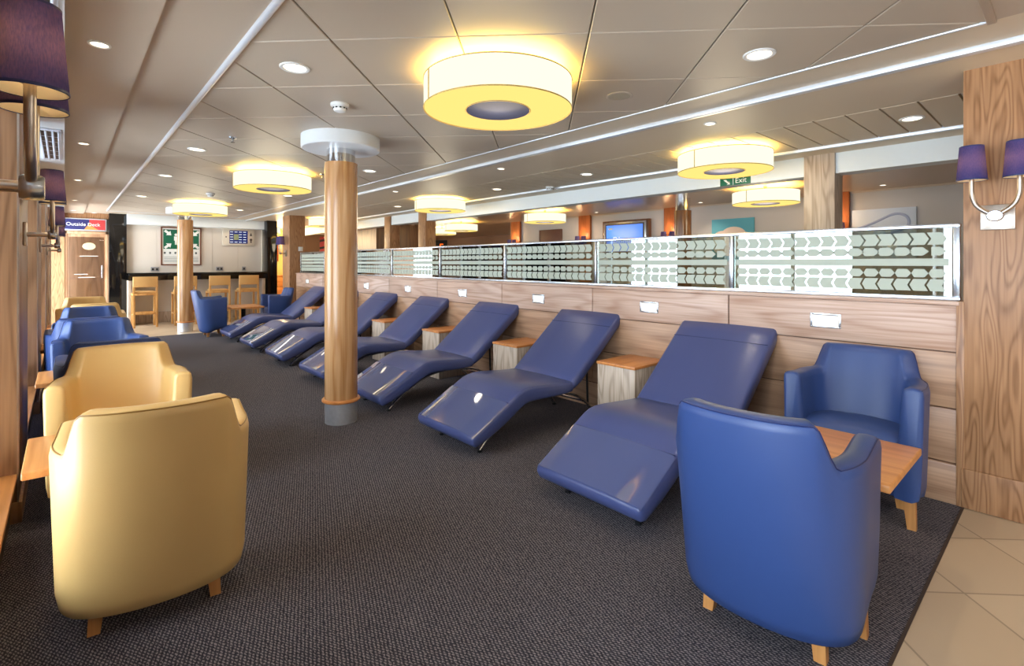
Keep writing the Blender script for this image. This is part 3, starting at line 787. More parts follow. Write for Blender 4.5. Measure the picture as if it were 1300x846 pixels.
def make_chair(label, colour, loc, rotz):
    lm, pm = M[colour], M[colour+'pipe']
    t = thing('tub_armchair', label, 'armchair', loc, rotz)
    S = chair_stations()
    bm = B(); rings = []; pipe = []
    N_ = len(S)
    def ring(x, y, nx, ny, ins=0.0, dx=0.0):
        ay = abs(y)
        b_ = smooth01(0.03, -0.15, x)
        hb = 0.652 + 0.014*smooth01(0.0, 0.18, x)
        H = hb + (0.785-hb)*(1-smooth01(0.205, 0.255, ay)) if x < -0.02 else hb
        th = 0.082 + 0.018*b_
        zb = 0.138 - 0.070*smooth01(0.17, -0.15, x)
        lo = H-ins
        pr = [(0.045, zb), (0.020, zb+0.015), (0.012, zb+0.06), (0.006, 0.38), (0.0, lo-0.035), (0.005, lo-0.010), (0.018, lo), (th*0.5, lo+0.003), (th-0.018, lo), (th-0.005, lo-0.010), (th, lo-0.035), (th+0.012, 0.45), (th+0.03, 0.30), (th+0.03, zb)]
        out = []
        for o_, z in pr:
            if ins > 0: o_ = max(ins, min(th-ins, o_)) if z > 0.46 or o_ < th else th-ins
            zz = (z-0.10)/0.70
            rx = -0.115*b_*zz
            if o_ >= th-0.02: rx += -0.03*b_*max(0, (z-0.42)/0.37) * 0.3
            out.append(Vector((x-nx*o_+rx+dx, y-ny*o_, z)))
        return out, H
    for i, (x, y, nx, ny) in enumerate(S):
        if i == 0:
            rr, _ = ring(x, y, nx, ny, 0.014, 0.014); rings.append([bm.verts.new(p) for p in rr])
            rr, _ = ring(x, y, nx, ny, 0.004, 0.010); rings.append([bm.verts.new(p) for p in rr])
        rr, H = ring(x, y, nx, ny); rings.append([bm.verts.new(p) for p in rr]); pipe.append(rr[5]*0.6+rr[6]*0.4 + Vector((nx, ny, 0.5))*0.0015)
        if i == N_-1:
            rr, _ = ring(x, y, nx, ny, 0.004, 0.010); rings.append([bm.verts.new(p) for p in rr])
            rr, _ = ring(x, y, nx, ny, 0.014, 0.014); rings.append([bm.verts.new(p) for p in rr])
    m_ = len(rings[0])
    for a, b_ in zip(rings, rings[1:]):
        for k in range(m_): bm.faces.new((a[k], a[(k+1) % m_], b_[(k+1) % m_], b_[k]))
    bm.faces.new(list(reversed(rings[0]))); bm.faces.new(rings[-1])
    sh = obj('shell', bm, lm, t, smooth=60)
    bm = B(); add_tube(bm, pipe, 0.0024, 6); obj('piping', bm, pm, sh)
    # seat with bulging front
    prof = [(-0.10, 0.15), (0.14, 0.142), (0.155, 0.16), (0.168, 0.25), (0.172, 0.34), (0.168, 0.39), (0.155, 0.418), (0.135, 0.432), (0.09, 0.440), (0.0, 0.436), (-0.10, 0.425), (-0.16, 0.41)]
    bm = B(); secs = []
    for y in (-0.212, -0.19, -0.12, 0, 0.12, 0.19, 0.212):
        q = 1-(y/0.22)**2
        secs.append([bm.verts.new((x+(0.022*q if x > 0.12 and z > 0.2 else 0), y, z+(0.010*q-0.012*(1-q) if z > 0.38 else 0))) for x, z in prof])
    for a, b_ in zip(secs, secs[1:]):
        for k in range(len(prof)): bm.faces.new((a[k], a[(k+1) % len(prof)], b_[(k+1) % len(prof)], b_[k]))
    bm.faces.new(list(reversed(secs[0]))); bm.faces.new(secs[-1])
    obj('seat', bm, lm, t, smooth=50)
    for sx, sy in ((0.135, 0.235), (0.135, -0.235), (-0.06, 0.165), (-0.06, -0.165)):
        bm = B()
        tp = [(-.024, -.024), (.024, -.024), (.024, .024), (-.024, .024)]
        dx = 0.012 if sx > 0 else -0.012; dy = 0.012 if sy > 0 else -0.012
        a = [bm.verts.new((sx+dx+x*0.72, sy+dy+y*0.72, 0.0)) for x, y in tp]; b_ = [bm.verts.new((sx+x, sy+y, 0.15)) for x, y in tp]
        bm.faces.new(list(reversed(a))); bm.faces.new(b_)
        for k in range(4): bm.faces.new((a[k], a[(k+1) % 4], b_[(k+1) % 4], b_[k]))
        obj('leg', bm, M['oakleg'], t)
    return t
R_ = math.radians
chB = make_chair('blue leather tub armchair in the right foreground, its back to the camera', 'blue', (1.835, 0.715, 0), R_(4))
dup(chB, (3.105, 0.767, 0), R_(183), 'blue leather tub armchair against the partition, facing the right foreground table')
chY = make_chair('cream leather tub armchair in the left foreground, its back to the camera', 'yellow', (0.258, 2.26, 0), R_(84))
dup(chY, (0.231, 3.37, 0), R_(-94), 'cream leather tub armchair facing the camera behind the left foreground one')
dup(chB, (0.244, 4.075, 0), R_(89), 'blue leather tub armchair directly behind the second cream one, its back to it')
dup(chB, (0.212, 5.17, 0), R_(-88), 'blue leather tub armchair by the windows facing the camera, nearer of two such')
dup(chB, (0.161, 5.83, 0), R_(90), 'blue tub armchair by the windows of which only the thin dark top edge shows')
dup(chB, (0.20, 6.73, 0), R_(-90), 'farthest blue tub armchair by the windows, facing the camera before the cream pair')
dup(chY, (0.264, 7.71, 0), R_(90), 'third cream tub armchair by the windows, its back to the farthest blue one')
dup(chY, (0.206, 8.75, 0), R_(-90), 'farthest cream tub armchair by the windows, in front of the brown door')
dup(chB, (1.89, 9.93, 0), R_(-3), 'blue tub armchair seen from the side, right of the far round column')
dup(chB, (2.93, 9.87, 0), R_(178), 'blue tub armchair beyond the farthest lounger, facing left at the low table')

# ------------------------------------------------------------------ low tables
def make_table(label, loc, lx, ly, rotz=0):
    t = thing('low_table', label, 'table', loc, rotz)
    bm = B(); add_box(bm, -lx/2, lx/2, -ly/2, ly/2, 0.452, 0.482, 0.006, 3); obj('table_top', bm, M['oaky'], t)
    bm = B(); add_lathe(bm, [(0.11, 0.452), (0.11, 0.440), (0.035, 0.430), (0.035, 0.022)], n=28); obj('pedestal', bm, M['blackmatt'], t)
    bm = B(); add_box(bm, -0.17, 0.17, -0.17, 0.17, 0.0, 0.022, 0.005); obj('base', bm, M['blackmatt'], t)
    return t
tb = make_table('square oak low table between the two blue armchairs on the right', (2.385, 0.765, 0), 0.53, 0.68)
tl = make_table('oak low table by the window between the two nearest cream armchairs', (0.15, 2.80, 0), 0.54, 0.49)
dup(tl, (0.13, 4.62, 0), 0, 'oak low table by the window between the two nearest blue armchairs there')
dup(tl, (0.11, 6.28, 0), 0, 'third oak low table by the windows, between the farther blue armchairs')
dup(tl, (0.11, 8.24, 0), 0, 'farthest oak low table by the windows, between the far cream armchairs')
dup(tb, (2.40, 9.95, 0), 0, 'oak low table between the two blue armchairs beyond the loungers')

# ------------------------------------------------------------------ round columns
def make_column(label, loc, wd='oakcol', cap=True):
    t = thing('round_column', label, 'column', loc)
    bm = B(); add_lathe(bm, [(0.124, 0.175), (0.124, 2.035)], n=64, cap0=True, cap1=True); obj('shaft', bm, M[wd], t)
    bm = B(); add_lathe(bm, [(0.1225, 0.0), (0.1225, 0.166)], n=64, cap0=True, cap1=True); obj('base_sleeve', bm, M['sleeve'], t)
    bm = B(); add_lathe(bm, [(0.12, 0.162), (0.138, 0.163), (0.145, 0.170), (0.145, 0.180), (0.138, 0.188), (0.12, 0.189)], n=64); obj('collar_ring', bm, M['oakx'], t)
    bm = B(); add_lathe(bm, [(0.108, 2.03), (0.108, CZ-0.02 if not cap else 2.145)], n=64); obj('neck', bm, M['chrome'], t)
    if cap: bm = B(); add_lathe(bm, [(0.10, 2.140), (0.288, 2.140), (0.296, 2.147), (0.296, CZ+0.002)], n=72); obj('ceiling_cap', bm, M['white'], t)
    return t
c1 = make_column('round oak clad column with steel base standing among the loungers', (1.635, 3.87, 0))
dup(c1, (1.65, 10.85, 0), 0, 'far round oak clad column in front of the bar stools')

# ------------------------------------------------------------------ drum lamps
def make_drum(label, loc, r=0.385):
    t = thing('drum_ceiling_lamp', label, 'ceiling lamp', loc, 0, 'round drum lamps on the ceiling')
    h = 0.15
    bm = B(); add_lathe(bm, [(r, 0.0), (r, h)], n=96); sh = obj('shade', bm, M['drum'], t)
    bm = B(); add_lathe(bm, [(r-0.002, 0.003), (0.17, 0.003)], n=96); obj('diffuser', bm, M['drumb'], t)
    bm = B(); add_lathe(bm, [(r+0.001, -0.002), (r+0.0035, 0.001), (r+0.001, 0.005), (r-0.003, 0.003), (r+0.001, -0.002)], n=96); obj('rim', bm, M['drumrim'], sh)
    bm = B(); add_lathe(bm, [(r+0.001, h-0.004), (r+0.0035, h), (r+0.001, h+0.003), (r-0.003, h), (r+0.001, h-0.004)], n=96); obj('rim', bm, M['drumrim'], sh)
    bm = B(); add_box(bm, r*math.cos(2.95)-0.004, r*math.cos(2.95)+0.002, r*math.sin(2.95)-0.004, r*math.sin(2.95)+0.002, 0.004, h-0.004)
    obj('shade_seam', bm, M['drumrim'], sh)
    bm = B(); add_lathe(bm, [(0.0, -0.001), (0.165, -0.001), (0.168, 0.002), (0.168, 0.012)], n=64); obj('centre_disc', bm, M['navydisc'], t)
    bm = B(); add_lathe(bm, [(0.172, 0.0), (0.168, -0.002), (0.165, 0.0)], n=64); obj('disc_rim', bm, M['drumrim'], t)
    bm = B(); add_lathe(bm, [(0.0, h-0.035), (r-0.03, h-0.035)], n=64); obj('light_tray', bm, M['drumtop'], t)
    bm = B(); add_lathe(bm, [(0.02, h-0.03), (0.02, CZ-loc[2]+0.03)], n=16); obj('stem', bm, M['drumrim'], t)
    return t
DL = [((1.70, 2.02, 2.048), 'large drum lamp nearest the camera on the tiled ceiling'),
      ((1.70, 5.82, 2.048), 'drum lamp on the tiled ceiling just left of the near round column'),
      ((1.68, 9.62, 2.048), 'farthest drum lamp on the tiled ceiling, above the far round column'),
      ((4.31, 2.05, 2.048), 'drum lamp on the slatted ceiling strip nearest the exit sign'),
      ((4.31, 6.50, 2.048), 'drum lamp on the slatted ceiling strip right of the near round column'),
      ((4.31, 10.95, 2.048), 'far drum lamp on the slatted strip, half hidden by the near round column'),
      ((6.65, 2.63, 2.0), 'drum lamp beyond the bulkhead, partly behind the square oak post'),
      ((6.65, 6.55, 2.0), 'drum lamp beyond the bulkhead, left of the lit screen'),
      ((6.95, 9.6, 2.0), 'drum lamp deep beyond the bulkhead, nearer of the two overlapping ones'),
      ((7.75, 11.6, 2.03), 'drum lamp deep beyond the bulkhead, farther of the two overlapping ones'),
      ((3.95, 14.3, 2.04), 'small drum lamp in the yellow lit back room beside the black pillar')]
dm = make_drum(DL[0][1], DL[0][0])
for l, n_ in DL[1:]: dup(dm, l, 0, n_)

# ------------------------------------------------------------------ downlights and ceiling fittings
def make_down(label, loc, r=0.062):
    t = thing('ceiling_downlight', label, 'downlight', loc, 0, None)
    bm = B(); add_lathe(bm, [(r*0.72, -0.002), (r*0.78, -0.006), (r*0.95, -0.007), (r, -0.004), (r, 0.004)], n=36); obj('trim_ring', bm, M['plastic'], t)
    bm = B(); add_lathe(bm, [(r*0.74, -0.0025), (r*0.5, -0.002), (0.0, -0.0018)], n=32); obj('lens', bm, M['lens'], t)
    return t
dB = make_down('x', (0, 0, 0), 0.072); dS = make_down('x', (0, 0, 0), 0.042)
def place(first, used, label, loc, group):
    if not used[0]:
        used[0] = True; first.location = loc; first['label'] = label; first['group'] = group; return first
    return dup(first, loc, 0, label, group)
uB, uS = [False], [False]
tray = [((0.87, 2.63), 'large downlight in the ceiling tile left of the smoke detector over the near column'), ((2.46, 1.0), 'large downlight in the ceiling tile right of the nearest drum lamp'),
        ((0.86, 5.09), 'downlight in the tiles left of the second drum lamp'), ((0.855, 6.85), 'downlight in the tiles left of the farthest tiled ceiling drum lamp, nearer one'),
        ((0.855, 9.2), 'downlight in the tiles beside the farthest tiled ceiling drum lamp, farther one'), ((2.45, 5.05), 'downlight in the tiles just right of the near column cap'),
        ((2.45, 7.7), 'downlight in the tiles right of the second drum lamp'), ((2.45, 10.4), 'downlight in the tiles above the navy information screen')]
for (x, y), l in tray: place(dB, uB, l, (x, y, CZ), 'downlights in the tiled ceiling')
for k, y in enumerate((2.87, 5.34, 7.73, 10.25, 12.25)):
    place(dS, uS, '%s downlight in the narrow ceiling strip by the windows' % ['nearest large looking', 'second', 'third', 'fourth', 'farthest'][k], (0.115, y, CZ-0.022), 'downlights along the window strip')
place(dS, uS, 'small downlight in the ceiling strip before the black pillar and door sign', (0.44, 12.9, CZ), 'downlights along the window strip')
for k, y in enumerate((1.71, 3.97, 6.2, 8.5)):
    place(dS, uS, ['small spot in the plain ceiling strip left of the exit sign drum lamp', 'small spot in the plain ceiling strip below the nearest drum lamp in view', 'small spot in the plain ceiling strip near the near column', 'farthest small spot in the plain ceiling strip left of the near column'][k], (3.385, y, CZ-0.01), 'spots in the plain ceiling strip')
for k, (x, y) in enumerate(((4.28, 0.74), (4.295, 3.585), (4.275, 5.1), (4.3, 7.8))):
    dup(dB, (x, y, CZ-0.012), 0, ['downlight in the slatted strip nearest the right oak pillar', 'downlight in the slatted strip left of the exit sign drum lamp', 'downlight in the slatted strip right of the second slatted drum lamp', 'downlight in the slatted strip left of the second slatted drum lamp'][k], 'downlights in the slatted strip')
for k, (x, y) in enumerate(((6.2, 1.2), (6.2, 3.55), (7.6, 4.0), (7.6, 6.1), (6.2, 6.6), (6.6, 11.2), (7.4, 12.2), (8.2, 12.6), (7.6, 1.6))):
    dup(dS, (x, y, CZ-0.02), 0, ['small spot beyond the bulkhead above the pale painting', 'small spot beyond the bulkhead left of the exit sign, nearer one', 'small spot beyond the bulkhead left of the exit sign, farther one',
        'small spot in front of the lit blue screen', 'small spot above the drum lamp left of the lit screen', 'small spot above the orange number board, left one', 'small spot above the orange number board, middle one', 'small spot above the orange number board, right one', 'small spot by the pale painting near the wall'][k], 'spots beyond the bulkhead')

def make_smoke(label, loc):
    t = thing('smoke_detector', label, 'smoke detector', loc)
    bm = B(); add_lathe(bm, [(0.055, 0.002), (0.055, -0.014), (0.048, -0.02)], n=32, cap1=True); obj('base', bm, M['plastic'], t)
    bm = B(); add_lathe(bm, [(0.036, -0.02), (0.040, -0.034), (0.034, -0.046), (0.015, -0.052), (0, -0.053)], n=28); hd = obj('head', bm, M['plastic'], t)
    bm = B()
    for k in range(10):
        a = 2*PI*k/10; add_box(bm, 0.038*math.cos(a)-0.005, 0.038*math.cos(a)+0.005, 0.038*math.sin(a)-0.005, 0.038*math.sin(a)+0.005, -0.033, -0.025)
    obj('vent_slot', bm, M['blackmatt'], hd)
    return t
sd = make_smoke('round white smoke detector on the ceiling above the near column', (1.28, 3.05, CZ))
dup(sd, (4.66, 4.5, CZ-0.012), 0, 'round white smoke detector on the slatted ceiling strip by the bulkhead')
dup(sd, (1.55, 8.2, CZ), 0, 'smoke detector just above the farthest tiled ceiling drum lamp')
t = thing('ceiling_speaker', 'round beige speaker grille in the ceiling right of the nearest drum lamp', 'speaker', (2.455, 1.80, CZ))
bm = B(); add_lathe(bm, [(0.075, 0.002), (0.078, -0.004), (0.07, -0.007), (0.062, -0.005)], n=40); obj('ring', bm, M['ceil_tile'], t)
bm = B(); add_lathe(bm, [(0.064, -0.005), (0.03, -0.008), (0, -0.009)], n=40); obj('grille', bm, mat('grille_beige', (170, 158, 136), 0.6, noise=0.15, nscale=300), t)
def make_spr(label, loc):
    t = thing('ceiling_sprinkler', label, 'sprinkler', loc)
    bm = B(); add_lathe(bm, [(0.03, 0.001), (0.028, -0.008), (0.01, -0.012)], n=20); obj('rose', bm, M['steel'], t)
    bm = B(); add_lathe(bm, [(0.006, -0.012), (0.006, -0.035), (0.016, -0.037), (0.016, -0.040), (0, -0.040)], n=16); obj('head', bm, M['steel'], t)
    return t
sp = make_spr('small steel sprinkler in the ceiling left of the second drum lamp', (0.99, 4.42, CZ))
dup(sp, (2.15, 5.6, CZ), 0, 'small steel sprinkler right of the near column cap')

# ------------------------------------------------------------------ right oak pillar and other posts
def pillar(name, label, x0, x1, y0, y1, m, ztop=CZ, plinth=0.2):
    t = thing(name, label, 'pillar', ((x0+x1)/2, (y0+y1)/2, 0))
    a, b_ = (x1-x0)/2, (y1-y0)/2
    bm = B(); add_box(bm, -a, a, -b_, b_, plinth, ztop, 0.004); obj('shaft', bm, m, t)
    bm = B(); add_box(bm, -a-0.008, a+0.008, -b_-0.008, b_+0.008, 0, plinth, 0.004); obj('plinth', bm, m, t)
    return t
pillar('oak_pillar', 'wide square oak pillar at the right edge carrying a twin blue lamp', XP-0.005, XP+0.5, -0.75, 0.385, M['oakv'])
pillar('oak_pillar', 'square oak pillar at the far end of the partition beside the bar', XP+0.005, XP+0.32, 10.72, 11.15, M['oakv'])
for (y0, y1, l) in ((1.418, 1.665, 'pale square oak post standing beneath the bulkhead right of the exit sign'), (8.146, 8.40, 'slim square oak post under the bulkhead left of the second slatted drum lamp'), (9.524, 9.772, 'slim square oak post under the bulkhead next to the near column')):
    pillar('oak_post', l, 5.07, 5.30, y0, y1, M['boxwood'] if y0 < 2 else M['oakv'])
t = thing('light_switch', 'white square switch on the oak pillar at the far end of the partition', 'switch', (3.66, 10.718, 1.54))
bm = B(); add_box(bm, -0.045, 0.045, -0.01, 0, -0.045, 0.045, 0.003); obj('plate', bm, M['plastic'], t)
bm = B(); add_box(bm, -0.018, 0.018, -0.015, -0.01, -0.025, 0.025, 0.002); obj('rocker', bm, M['plastic'], t)

# ------------------------------------------------------------------ twin wall lamps (local +x out of the wall)
def make_sconce(label, loc, rotz):
    t = thing('twin_wall_lamp', label, 'wall lamp', loc, rotz, 'twin blue shaded wall lamps')
    bm = B(); add_box(bm, 0, 0.014, -0.062, 0.062, -0.062, 0.062, 0.003); obj('wall_plate', bm, M['nickel'], t)
    bm = B(); add_tube(bm, [(0.014, 0, 0), (0.11, 0, 0)], 0.0125, 16); obj('stem', bm, M['nickel'], t)
    bm = B(); add_lathe(bm, [(0, -0.016), (0.027, -0.016), (0.031, -0.011), (0.031, 0.011), (0.027, 0.016), (0, 0.016)], n=32)
    for v in bm.verts: v.co = Vector((0.115+v.co.z*1.2, v.co.x, v.co.y*0.85))
    obj('boss', bm, M['steel'], t)
    for s_ in (-1, 1):
        bm = B(); add_tube(bm, smooth_pts([(0.115, s_*0.012, 0.008), (0.115, s_*0.042, 0.028), (0.115, s_*0.068, 0.058), (0.115, s_*0.081, 0.10), (0.115, s_*0.083, 0.14), (0.115, s_*0.083, 0.20)], 5), 0.0098, 14); obj('arm', bm, M['nickel'], t)
        z0, z1 = 0.178, 0.345
        bm = B(); add_lathe(bm, [(0.0585, z0), (0.046, z1)], 0.115, s_*0.083, 48); sh = obj('shade', bm, M['navy'], t)
        bm = B(); add_lathe(bm, [(0.0575, z0+0.001), (0.0452, z1-0.001)], 0.115, s_*0.083, 48); obj('lining', bm, M['lining'], sh)
        bm = B(); add_lathe(bm, [(0.0575, z0-0.001), (0.0592, z0), (0.0592, z0+0.005)], 0.115, s_*0.083, 48); obj('shade_binding', bm, M['bluepipe'], sh); bm = B(); add_lathe(bm, [(0.0468, z1-0.005), (0.0468, z1), (0.0452, z1+0.001)], 0.115, s_*0.083, 48); obj('shade_binding', bm, M['bluepipe'], sh)
        bm = B(); add_lathe(bm, [(0.010, 0.19), (0.021, 0.195), (0.021, 0.205), (0.010, 0.21)], 0.115, s_*0.083, 20); obj('lamp_holder', bm, M['nickel'], t)
        bm = B(); add_sphere(bm, (0.115, s_*0.083, 0.255), 0.018, sz=1.7); obj('bulb', bm, M['bulb'], sh)
    return t
SCN = []
s0 = make_sconce('nearest twin blue shaded wall lamp on the left, cut by the picture edge', (XW, PIERS[2], 1.405), 0)
SCN.append((XW, PIERS[2], 0))
for k, l in ((3, 'second twin blue shaded wall lamp along the window piers'), (4, 'third twin blue shaded wall lamp along the window piers'), (5, 'farthest twin blue shaded wall lamp along the window piers, before the deck sign')):
    dup(s0, (XW, PIERS[k], 1.405), 0, l); SCN.append((XW, PIERS[k], 0))
dup(s0, (XP-0.005, 0.258, 1.475), PI, 'twin blue shaded wall lamp on the wide right oak pillar'); SCN.append((XP-0.005, 0.258, 1))
dup(s0, (XP+0.005, 10.93, 1.45), PI, 'twin blue shaded wall lamp on the oak pillar at the end of the partition')
for x, y, k in SCN:
    sx = 1 if k == 0 else -1
    zb = 1.405 if k == 0 else 1.475
    for s_ in (-1, 1):
        light('wall_lamp_glow', 'POINT', (x+sx*0.115, y+s_*0.083, zb+0.27), 0.9, (1, .74, .46), shadow_soft_size=0.018)

# ------------------------------------------------------------------ beyond the partition
XF = 8.0
bm = B(); add_box(bm, XF, XF+0.1, -3.5, 8.95, 0, CZ); struct('wall_right', bm, M['wallf'])
bm = B(); add_box(bm, XF-0.02, XF, -3.5, 8.95, CZ-0.045, CZ-0.02); struct('trim_12', bm, M['ceil'])
bm = B(); add_box(bm, XF, 11.5, 8.95, 9.05, 0, CZ); add_box(bm, 11.4, 11.5, 9, 17.5, 0, CZ); add_box(bm, 3.6, 11.5, 17.4, 17.5, 0, CZ); struct('wall_right', bm, M['wallbrown'])
bm = B(); add_box(bm, -0.7, 11.5, -3.55, -3.45, 0, CZ); struct('wall_front', bm, M['wallf'])
bm = B(); add_box(bm, 5.6, 7.0, 11.2, 13.5, 0, CZ); struct('wall_right', bm, M['darkwood'])
bm = B(); add_box(bm, -0.7, 3.5, 13.2, 13.3, 0, CZ); struct('wall_back', bm, M['wallb'])
bm = B(); add_box(bm, 3.6, 5.0, 15.4, 15.5, 0, CZ); struct('wall_back', bm, M['wallyellow'])
PL = [(0.25, 'far'), (2.20, 'x'), (4.72, 'x'), (6.70, 'x'), (8.80, 'x')]
pll = ['far wall oak pilaster hidden behind the right pillar', 'orange lit pilaster just right of the pale square oak post', 'orange lit pilaster behind the dark round column beyond the partition', 'orange lit pilaster just left of the lit blue screen', 'orange lit pilaster at the far left corner of the grey wall']
for (y, _), l in list(zip(PL, pll))[1:]:
    o = None
    bm = B(); add_box(bm, -0.06, 0.0, -0.15, 0.15, 0, CZ-0.02, 0.003)
    o = obj('wall_pilaster', bm, M['orangewood']); o.location = (XF, y, 0); tag(o, l, 'pilaster', 'oak pilasters on the grey wall')
    dup(s0, (XF-0.06, y, 1.45), PI, 'twin purple shaded wall lamp on the ' + l.replace('orange lit ', '').replace('pilaster behind the dark round column beyond the partition','pilaster behind the dark round column').replace('at the far left corner of the grey wall','at the grey wall corner'))
    light('pilaster_glow', 'POINT', (XF-0.20, y, 1.86), 2.2, (1, .6, .3), shadow_soft_size=0.03)
dup(s0, (7.0, 11.3, 1.42), 0, 'small purple shaded wall lamp on the dark wood block left of the number board')

t = thing('television', 'framed television with a blue picture on the grey far wall', 'television', (XF-0.001, 5.68, 1.72))
bm = B(); add_box(bm, -0.09, 0, -0.52, 0.52, -0.34, 0.34, 0.004); obj('cabinet', bm, M['darkwood'], t)
bm = B(); add_box(bm, -0.105, -0.09, -0.48, 0.48, -0.31, 0.31, 0.004); bz = obj('bezel', bm, M['steel'], t)
bm = B(); add_box(bm, -0.11, -0.105, -0.44, 0.44, -0.275, 0.275); obj('inner_bezel', bm, M['blackmatt'], bz)
bm = B(); add_box(bm, -0.114, -0.11, -0.41, 0.41, -0.25, 0.25); sc_ = obj('screen_face', bm, M['screen'], t)
text_mesh('screen_lettering', 'Disney', 0.17, M['screentext'], sc_, (-0.1155, 0.02, -0.04), (PI/2, 0, -PI/2))
bm = B(); add_box(bm, -0.1155, -0.114, 0.26, 0.36, 0.17, 0.20); obj('screen_badge', bm, M['screenyel'], sc_)

t = thing('sky_painting', 'unframed canvas of a pale cloud on a turquoise sky on the grey wall', 'painting', (XF, 3.66, 1.62))
bm = B(); add_box(bm, -0.03, 0, -0.34, 0.34, -0.34, 0.34, 0.003); obj('canvas', bm, M['cyanart'], t)
bm = B()
for y, z, ry, rz in ((-0.02, 0.08, 0.2, 0.13), (0.16, 0.03, 0.16, 0.12), (-0.2, 0.0, 0.12, 0.12), (0.0, -0.12, 0.32, 0.14)):
    add_prism(bm, [(y+ry*math.cos(a*PI/12), z+rz*math.sin(a*PI/12)) for a in range(24)], 'x', -0.0315-0.0002*(ry*10), -0.03)
obj('cloud', bm, M['creamart'], t)
t = thing('pale_painting', 'pale blue and white abstract canvas on the grey wall near the right pillar', 'painting', (XF, 1.68, 1.62))
bm = B(); add_box(bm, -0.03, 0, -0.345, 0.345, -0.34, 0.34, 0.003); obj('canvas', bm, M['paleart'], t)
bm = B(); add_tube(bm, smooth_pts([(-0.03, 0.3, 0.08), (-0.03, 0.1, 0.16), (-0.03, -0.12, 0.26), (-0.03, -0.25, 0.22), (-0.03, -0.26, 0.1), (-0.03, -0.1, 0.02), (-0.03, 0.2, -0.05)], 5), 0.016, 6); obj('brush_stroke', bm, M['greyart'], t)
t = thing('brown_painting', 'dark brown canvas on the grey wall under the drum lamp left of the screen', 'painting', (XF, 7.69, 1.62))
bm = B(); add_box(bm, -0.03, 0, -0.335, 0.335, -0.34, 0.36, 0.003); obj('canvas', bm, M['brownart'], t)
bm = B(); add_tube(bm, [(-0.032, 0.335, -0.34), (-0.032, 0.335, 0.36), (-0.032, -0.335, 0.36), (-0.032, -0.335, -0.34)], 0.006, 6); obj('edge', bm, M['darkwood'], t)

t = thing('number_board', 'black board with glowing orange numerals beyond the glass screen', 'display', (9.6, 14.6, 1.75), R_(-48))
bm = B(); add_box(bm, -0.32, 0.32, -0.03, 0, -0.3, 0.28, 0.004); obj('board', bm, M['blackmatt'], t)
text_mesh('numerals', '9:5', 0.36, M['neon'], t, (-0.02, -0.032, 0.02), (PI/2, 0, 0), sx=1.1)

t = thing('red_painting', 'red and black striped picture seen left of the near round column', 'painting', (6.80, 16.55, 1.62), R_(-20))
bm = B(); add_box(bm, -0.5, 0.5, -0.03, 0, -0.5, 0.5, 0.004); obj('canvas', bm, M['redart'], t)
bm = B()
for k in range(4): add_prism(bm, [(-0.5, -0.4+k*0.24), (0.5, -0.15+k*0.24), (0.5, -0.08+k*0.24), (-0.5, -0.33+k*0.24)], 'y', -0.032, -0.03)
obj('stripe', bm, M['blackmatt'], t)

t = thing('autumn_painting', 'tall dark orange picture on the yellow lit back wall', 'painting', (4.42, 15.4, 1.62))
bm = B(); add_box(bm, -0.2, 0.2, -0.03, 0, -0.32, 0.32, 0.004); obj('canvas', bm, M['warmart'], t)
bm = B(); add_tube(bm, [(0.2, -0.02, -0.32), (0.2, -0.02, 0.32)], 0.012, 6); obj('edge', bm, M['blackmatt'], t)
t = thing('wood_cabinet', 'orange oak drawer cabinet in the yellow lit back room', 'cabinet', (4.5, 15.1, 0))
bm = B(); add_box(bm, -0.6, 0.5, -0.25, 0.25, 0, 0.88, 0.004); obj('body', bm, M['oakleg'], t)
bm = B(); add_box(bm, -0.62, 0.52, -0.27, 0.25, 0.88, 0.91, 0.004); obj('top', bm, M['oakx'], t)
for k in range(3):
    bm = B(); add_box(bm, -0.58, 0.48, -0.262, -0.25, 0.06+k*0.27, 0.30+k*0.27, 0.003); obj('drawer', bm, M['oakx'], t)
light('back_room_glow', 'POINT', (4.3, 14.3, 1.9), 90, (1, .75, .4), shadow_soft_size=0.2)

c3 = make_column('dark round column beyond the glass screen, right of the lit television', (6.95, 3.94, 0), 'darkcol', False)

t = thing('exit_sign', 'green exit sign on the white bulkhead behind the drum lamp', 'sign', (5.1, 2.31, 2.085))
bm = B(); add_box(bm, -0.008, 0, 0.025, 0.155, -0.04, 0.04, 0.001); obj('arrow_panel', bm, M['green'], t)
bm = B(); add_box(bm, -0.008, 0, -0.155, 0.015, -0.04, 0.04, 0.001); obj('word_panel', bm, M['green'], t)
bm = B(); add_prism(bm, [(0.12, 0.02), (0.09, 0.02), (0.06, -0.015), (0.06, 0.005), (0.05, -0.03), (0.085, -0.03), (0.07, -0.022)], 'x', -0.0095, -0.008); obj('arrow', bm, M['paper'], t)
text_mesh('lettering', 'Exit', 0.075, M['paper'], t, (-0.0095, -0.06, 0.0), (PI/2, 0, -PI/2))

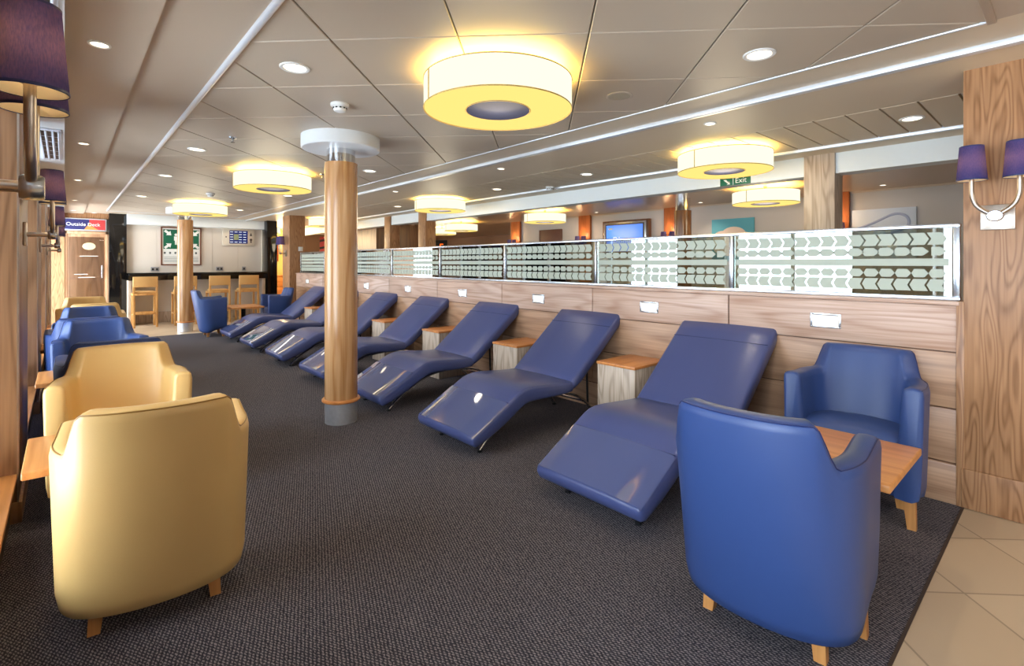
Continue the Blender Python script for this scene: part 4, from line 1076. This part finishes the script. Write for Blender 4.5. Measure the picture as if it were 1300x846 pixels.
# ------------------------------------------------------------------ lights
W = bpy.data.worlds.new('world'); SC.world = W; W.use_nodes = True
bg = W.node_tree.nodes['Background']; bg.inputs['Color'].default_value = (0.80, 0.90, 1.0, 1); bg.inputs['Strength'].default_value = 11.0
for (x, y), _ in tray:
    o = light('downlight_beam', 'SPOT', (x, y, CZ-0.02), 16, (1, .86, .68), spot_size=R_(110), spot_blend=0.8, shadow_soft_size=0.05)
for y in (2.87, 5.34, 7.73, 10.25, 12.25): light('downlight_beam', 'SPOT', (0.115, y, CZ-0.04), 8, (1, .8, .6), spot_size=R_(100), spot_blend=0.8, shadow_soft_size=0.04)
for y in (1.71, 3.97, 6.2, 8.5): light('downlight_beam', 'SPOT', (3.385, y, CZ-0.03), 9, (1, .84, .66), spot_size=R_(100), spot_blend=0.8, shadow_soft_size=0.04)
for y in (0.74, 3.585, 5.1, 7.8): light('downlight_beam', 'SPOT', (4.29, y, CZ-0.04), 12, (1, .86, .68), spot_size=R_(110), spot_blend=0.8, shadow_soft_size=0.04)
for x, y in ((6.2, 1.2), (7.6, 4.0), (7.6, 6.1), (6.6, 10.2), (8.5, 13.0)): light('downlight_beam', 'SPOT', (x, y, CZ-0.05), 14, (1, .8, .6), spot_size=R_(120), spot_blend=0.8, shadow_soft_size=0.04)
# real drum lamps light the room downward
for l, _ in DL[:10]:
    light('drum_glow', 'POINT', (l[0], l[1], l[2]-0.06), 18 if l[0] > 4 else 10, (1, .84, .58), shadow_soft_size=0.25)
light('bar_fill_light', 'AREA', (2.2, YB-0.55, CZ-0.03), 5, (1, .95, .88), shape='RECTANGLE', size=2.4, size_y=0.1)  # added area light without a fitting, brightens the bar end
# added fill lights, unseen behind the camera
for x, y in ((1.4, -1.6), (3.0, -1.8), (5.0, -1.5)): light('unseen_fill_light', 'AREA', (x, y, CZ-0.03), 14, (1, .92, .82), shape='DISK', size=0.6)

# ------------------------------------------------------------------ camera
a = math.atan(568/638)
cd = bpy.data.cameras.new('camera'); cam = bpy.data.objects.new('camera', cd); COL.objects.link(cam)
cam.location = (0, 0, 1.25); cam.rotation_euler = (PI/2, 0, -a)
cd.sensor_fit = 'HORIZONTAL'; cd.sensor_width = 36; cd.lens = 638/1300*36; cd.shift_y = -(423-334)/1300
cd.clip_start = 0.02
SC.camera = cam
SC.view_settings.view_transform = 'Standard'
SC.view_settings.look = 'None'
SC.view_settings.exposure = 0.3
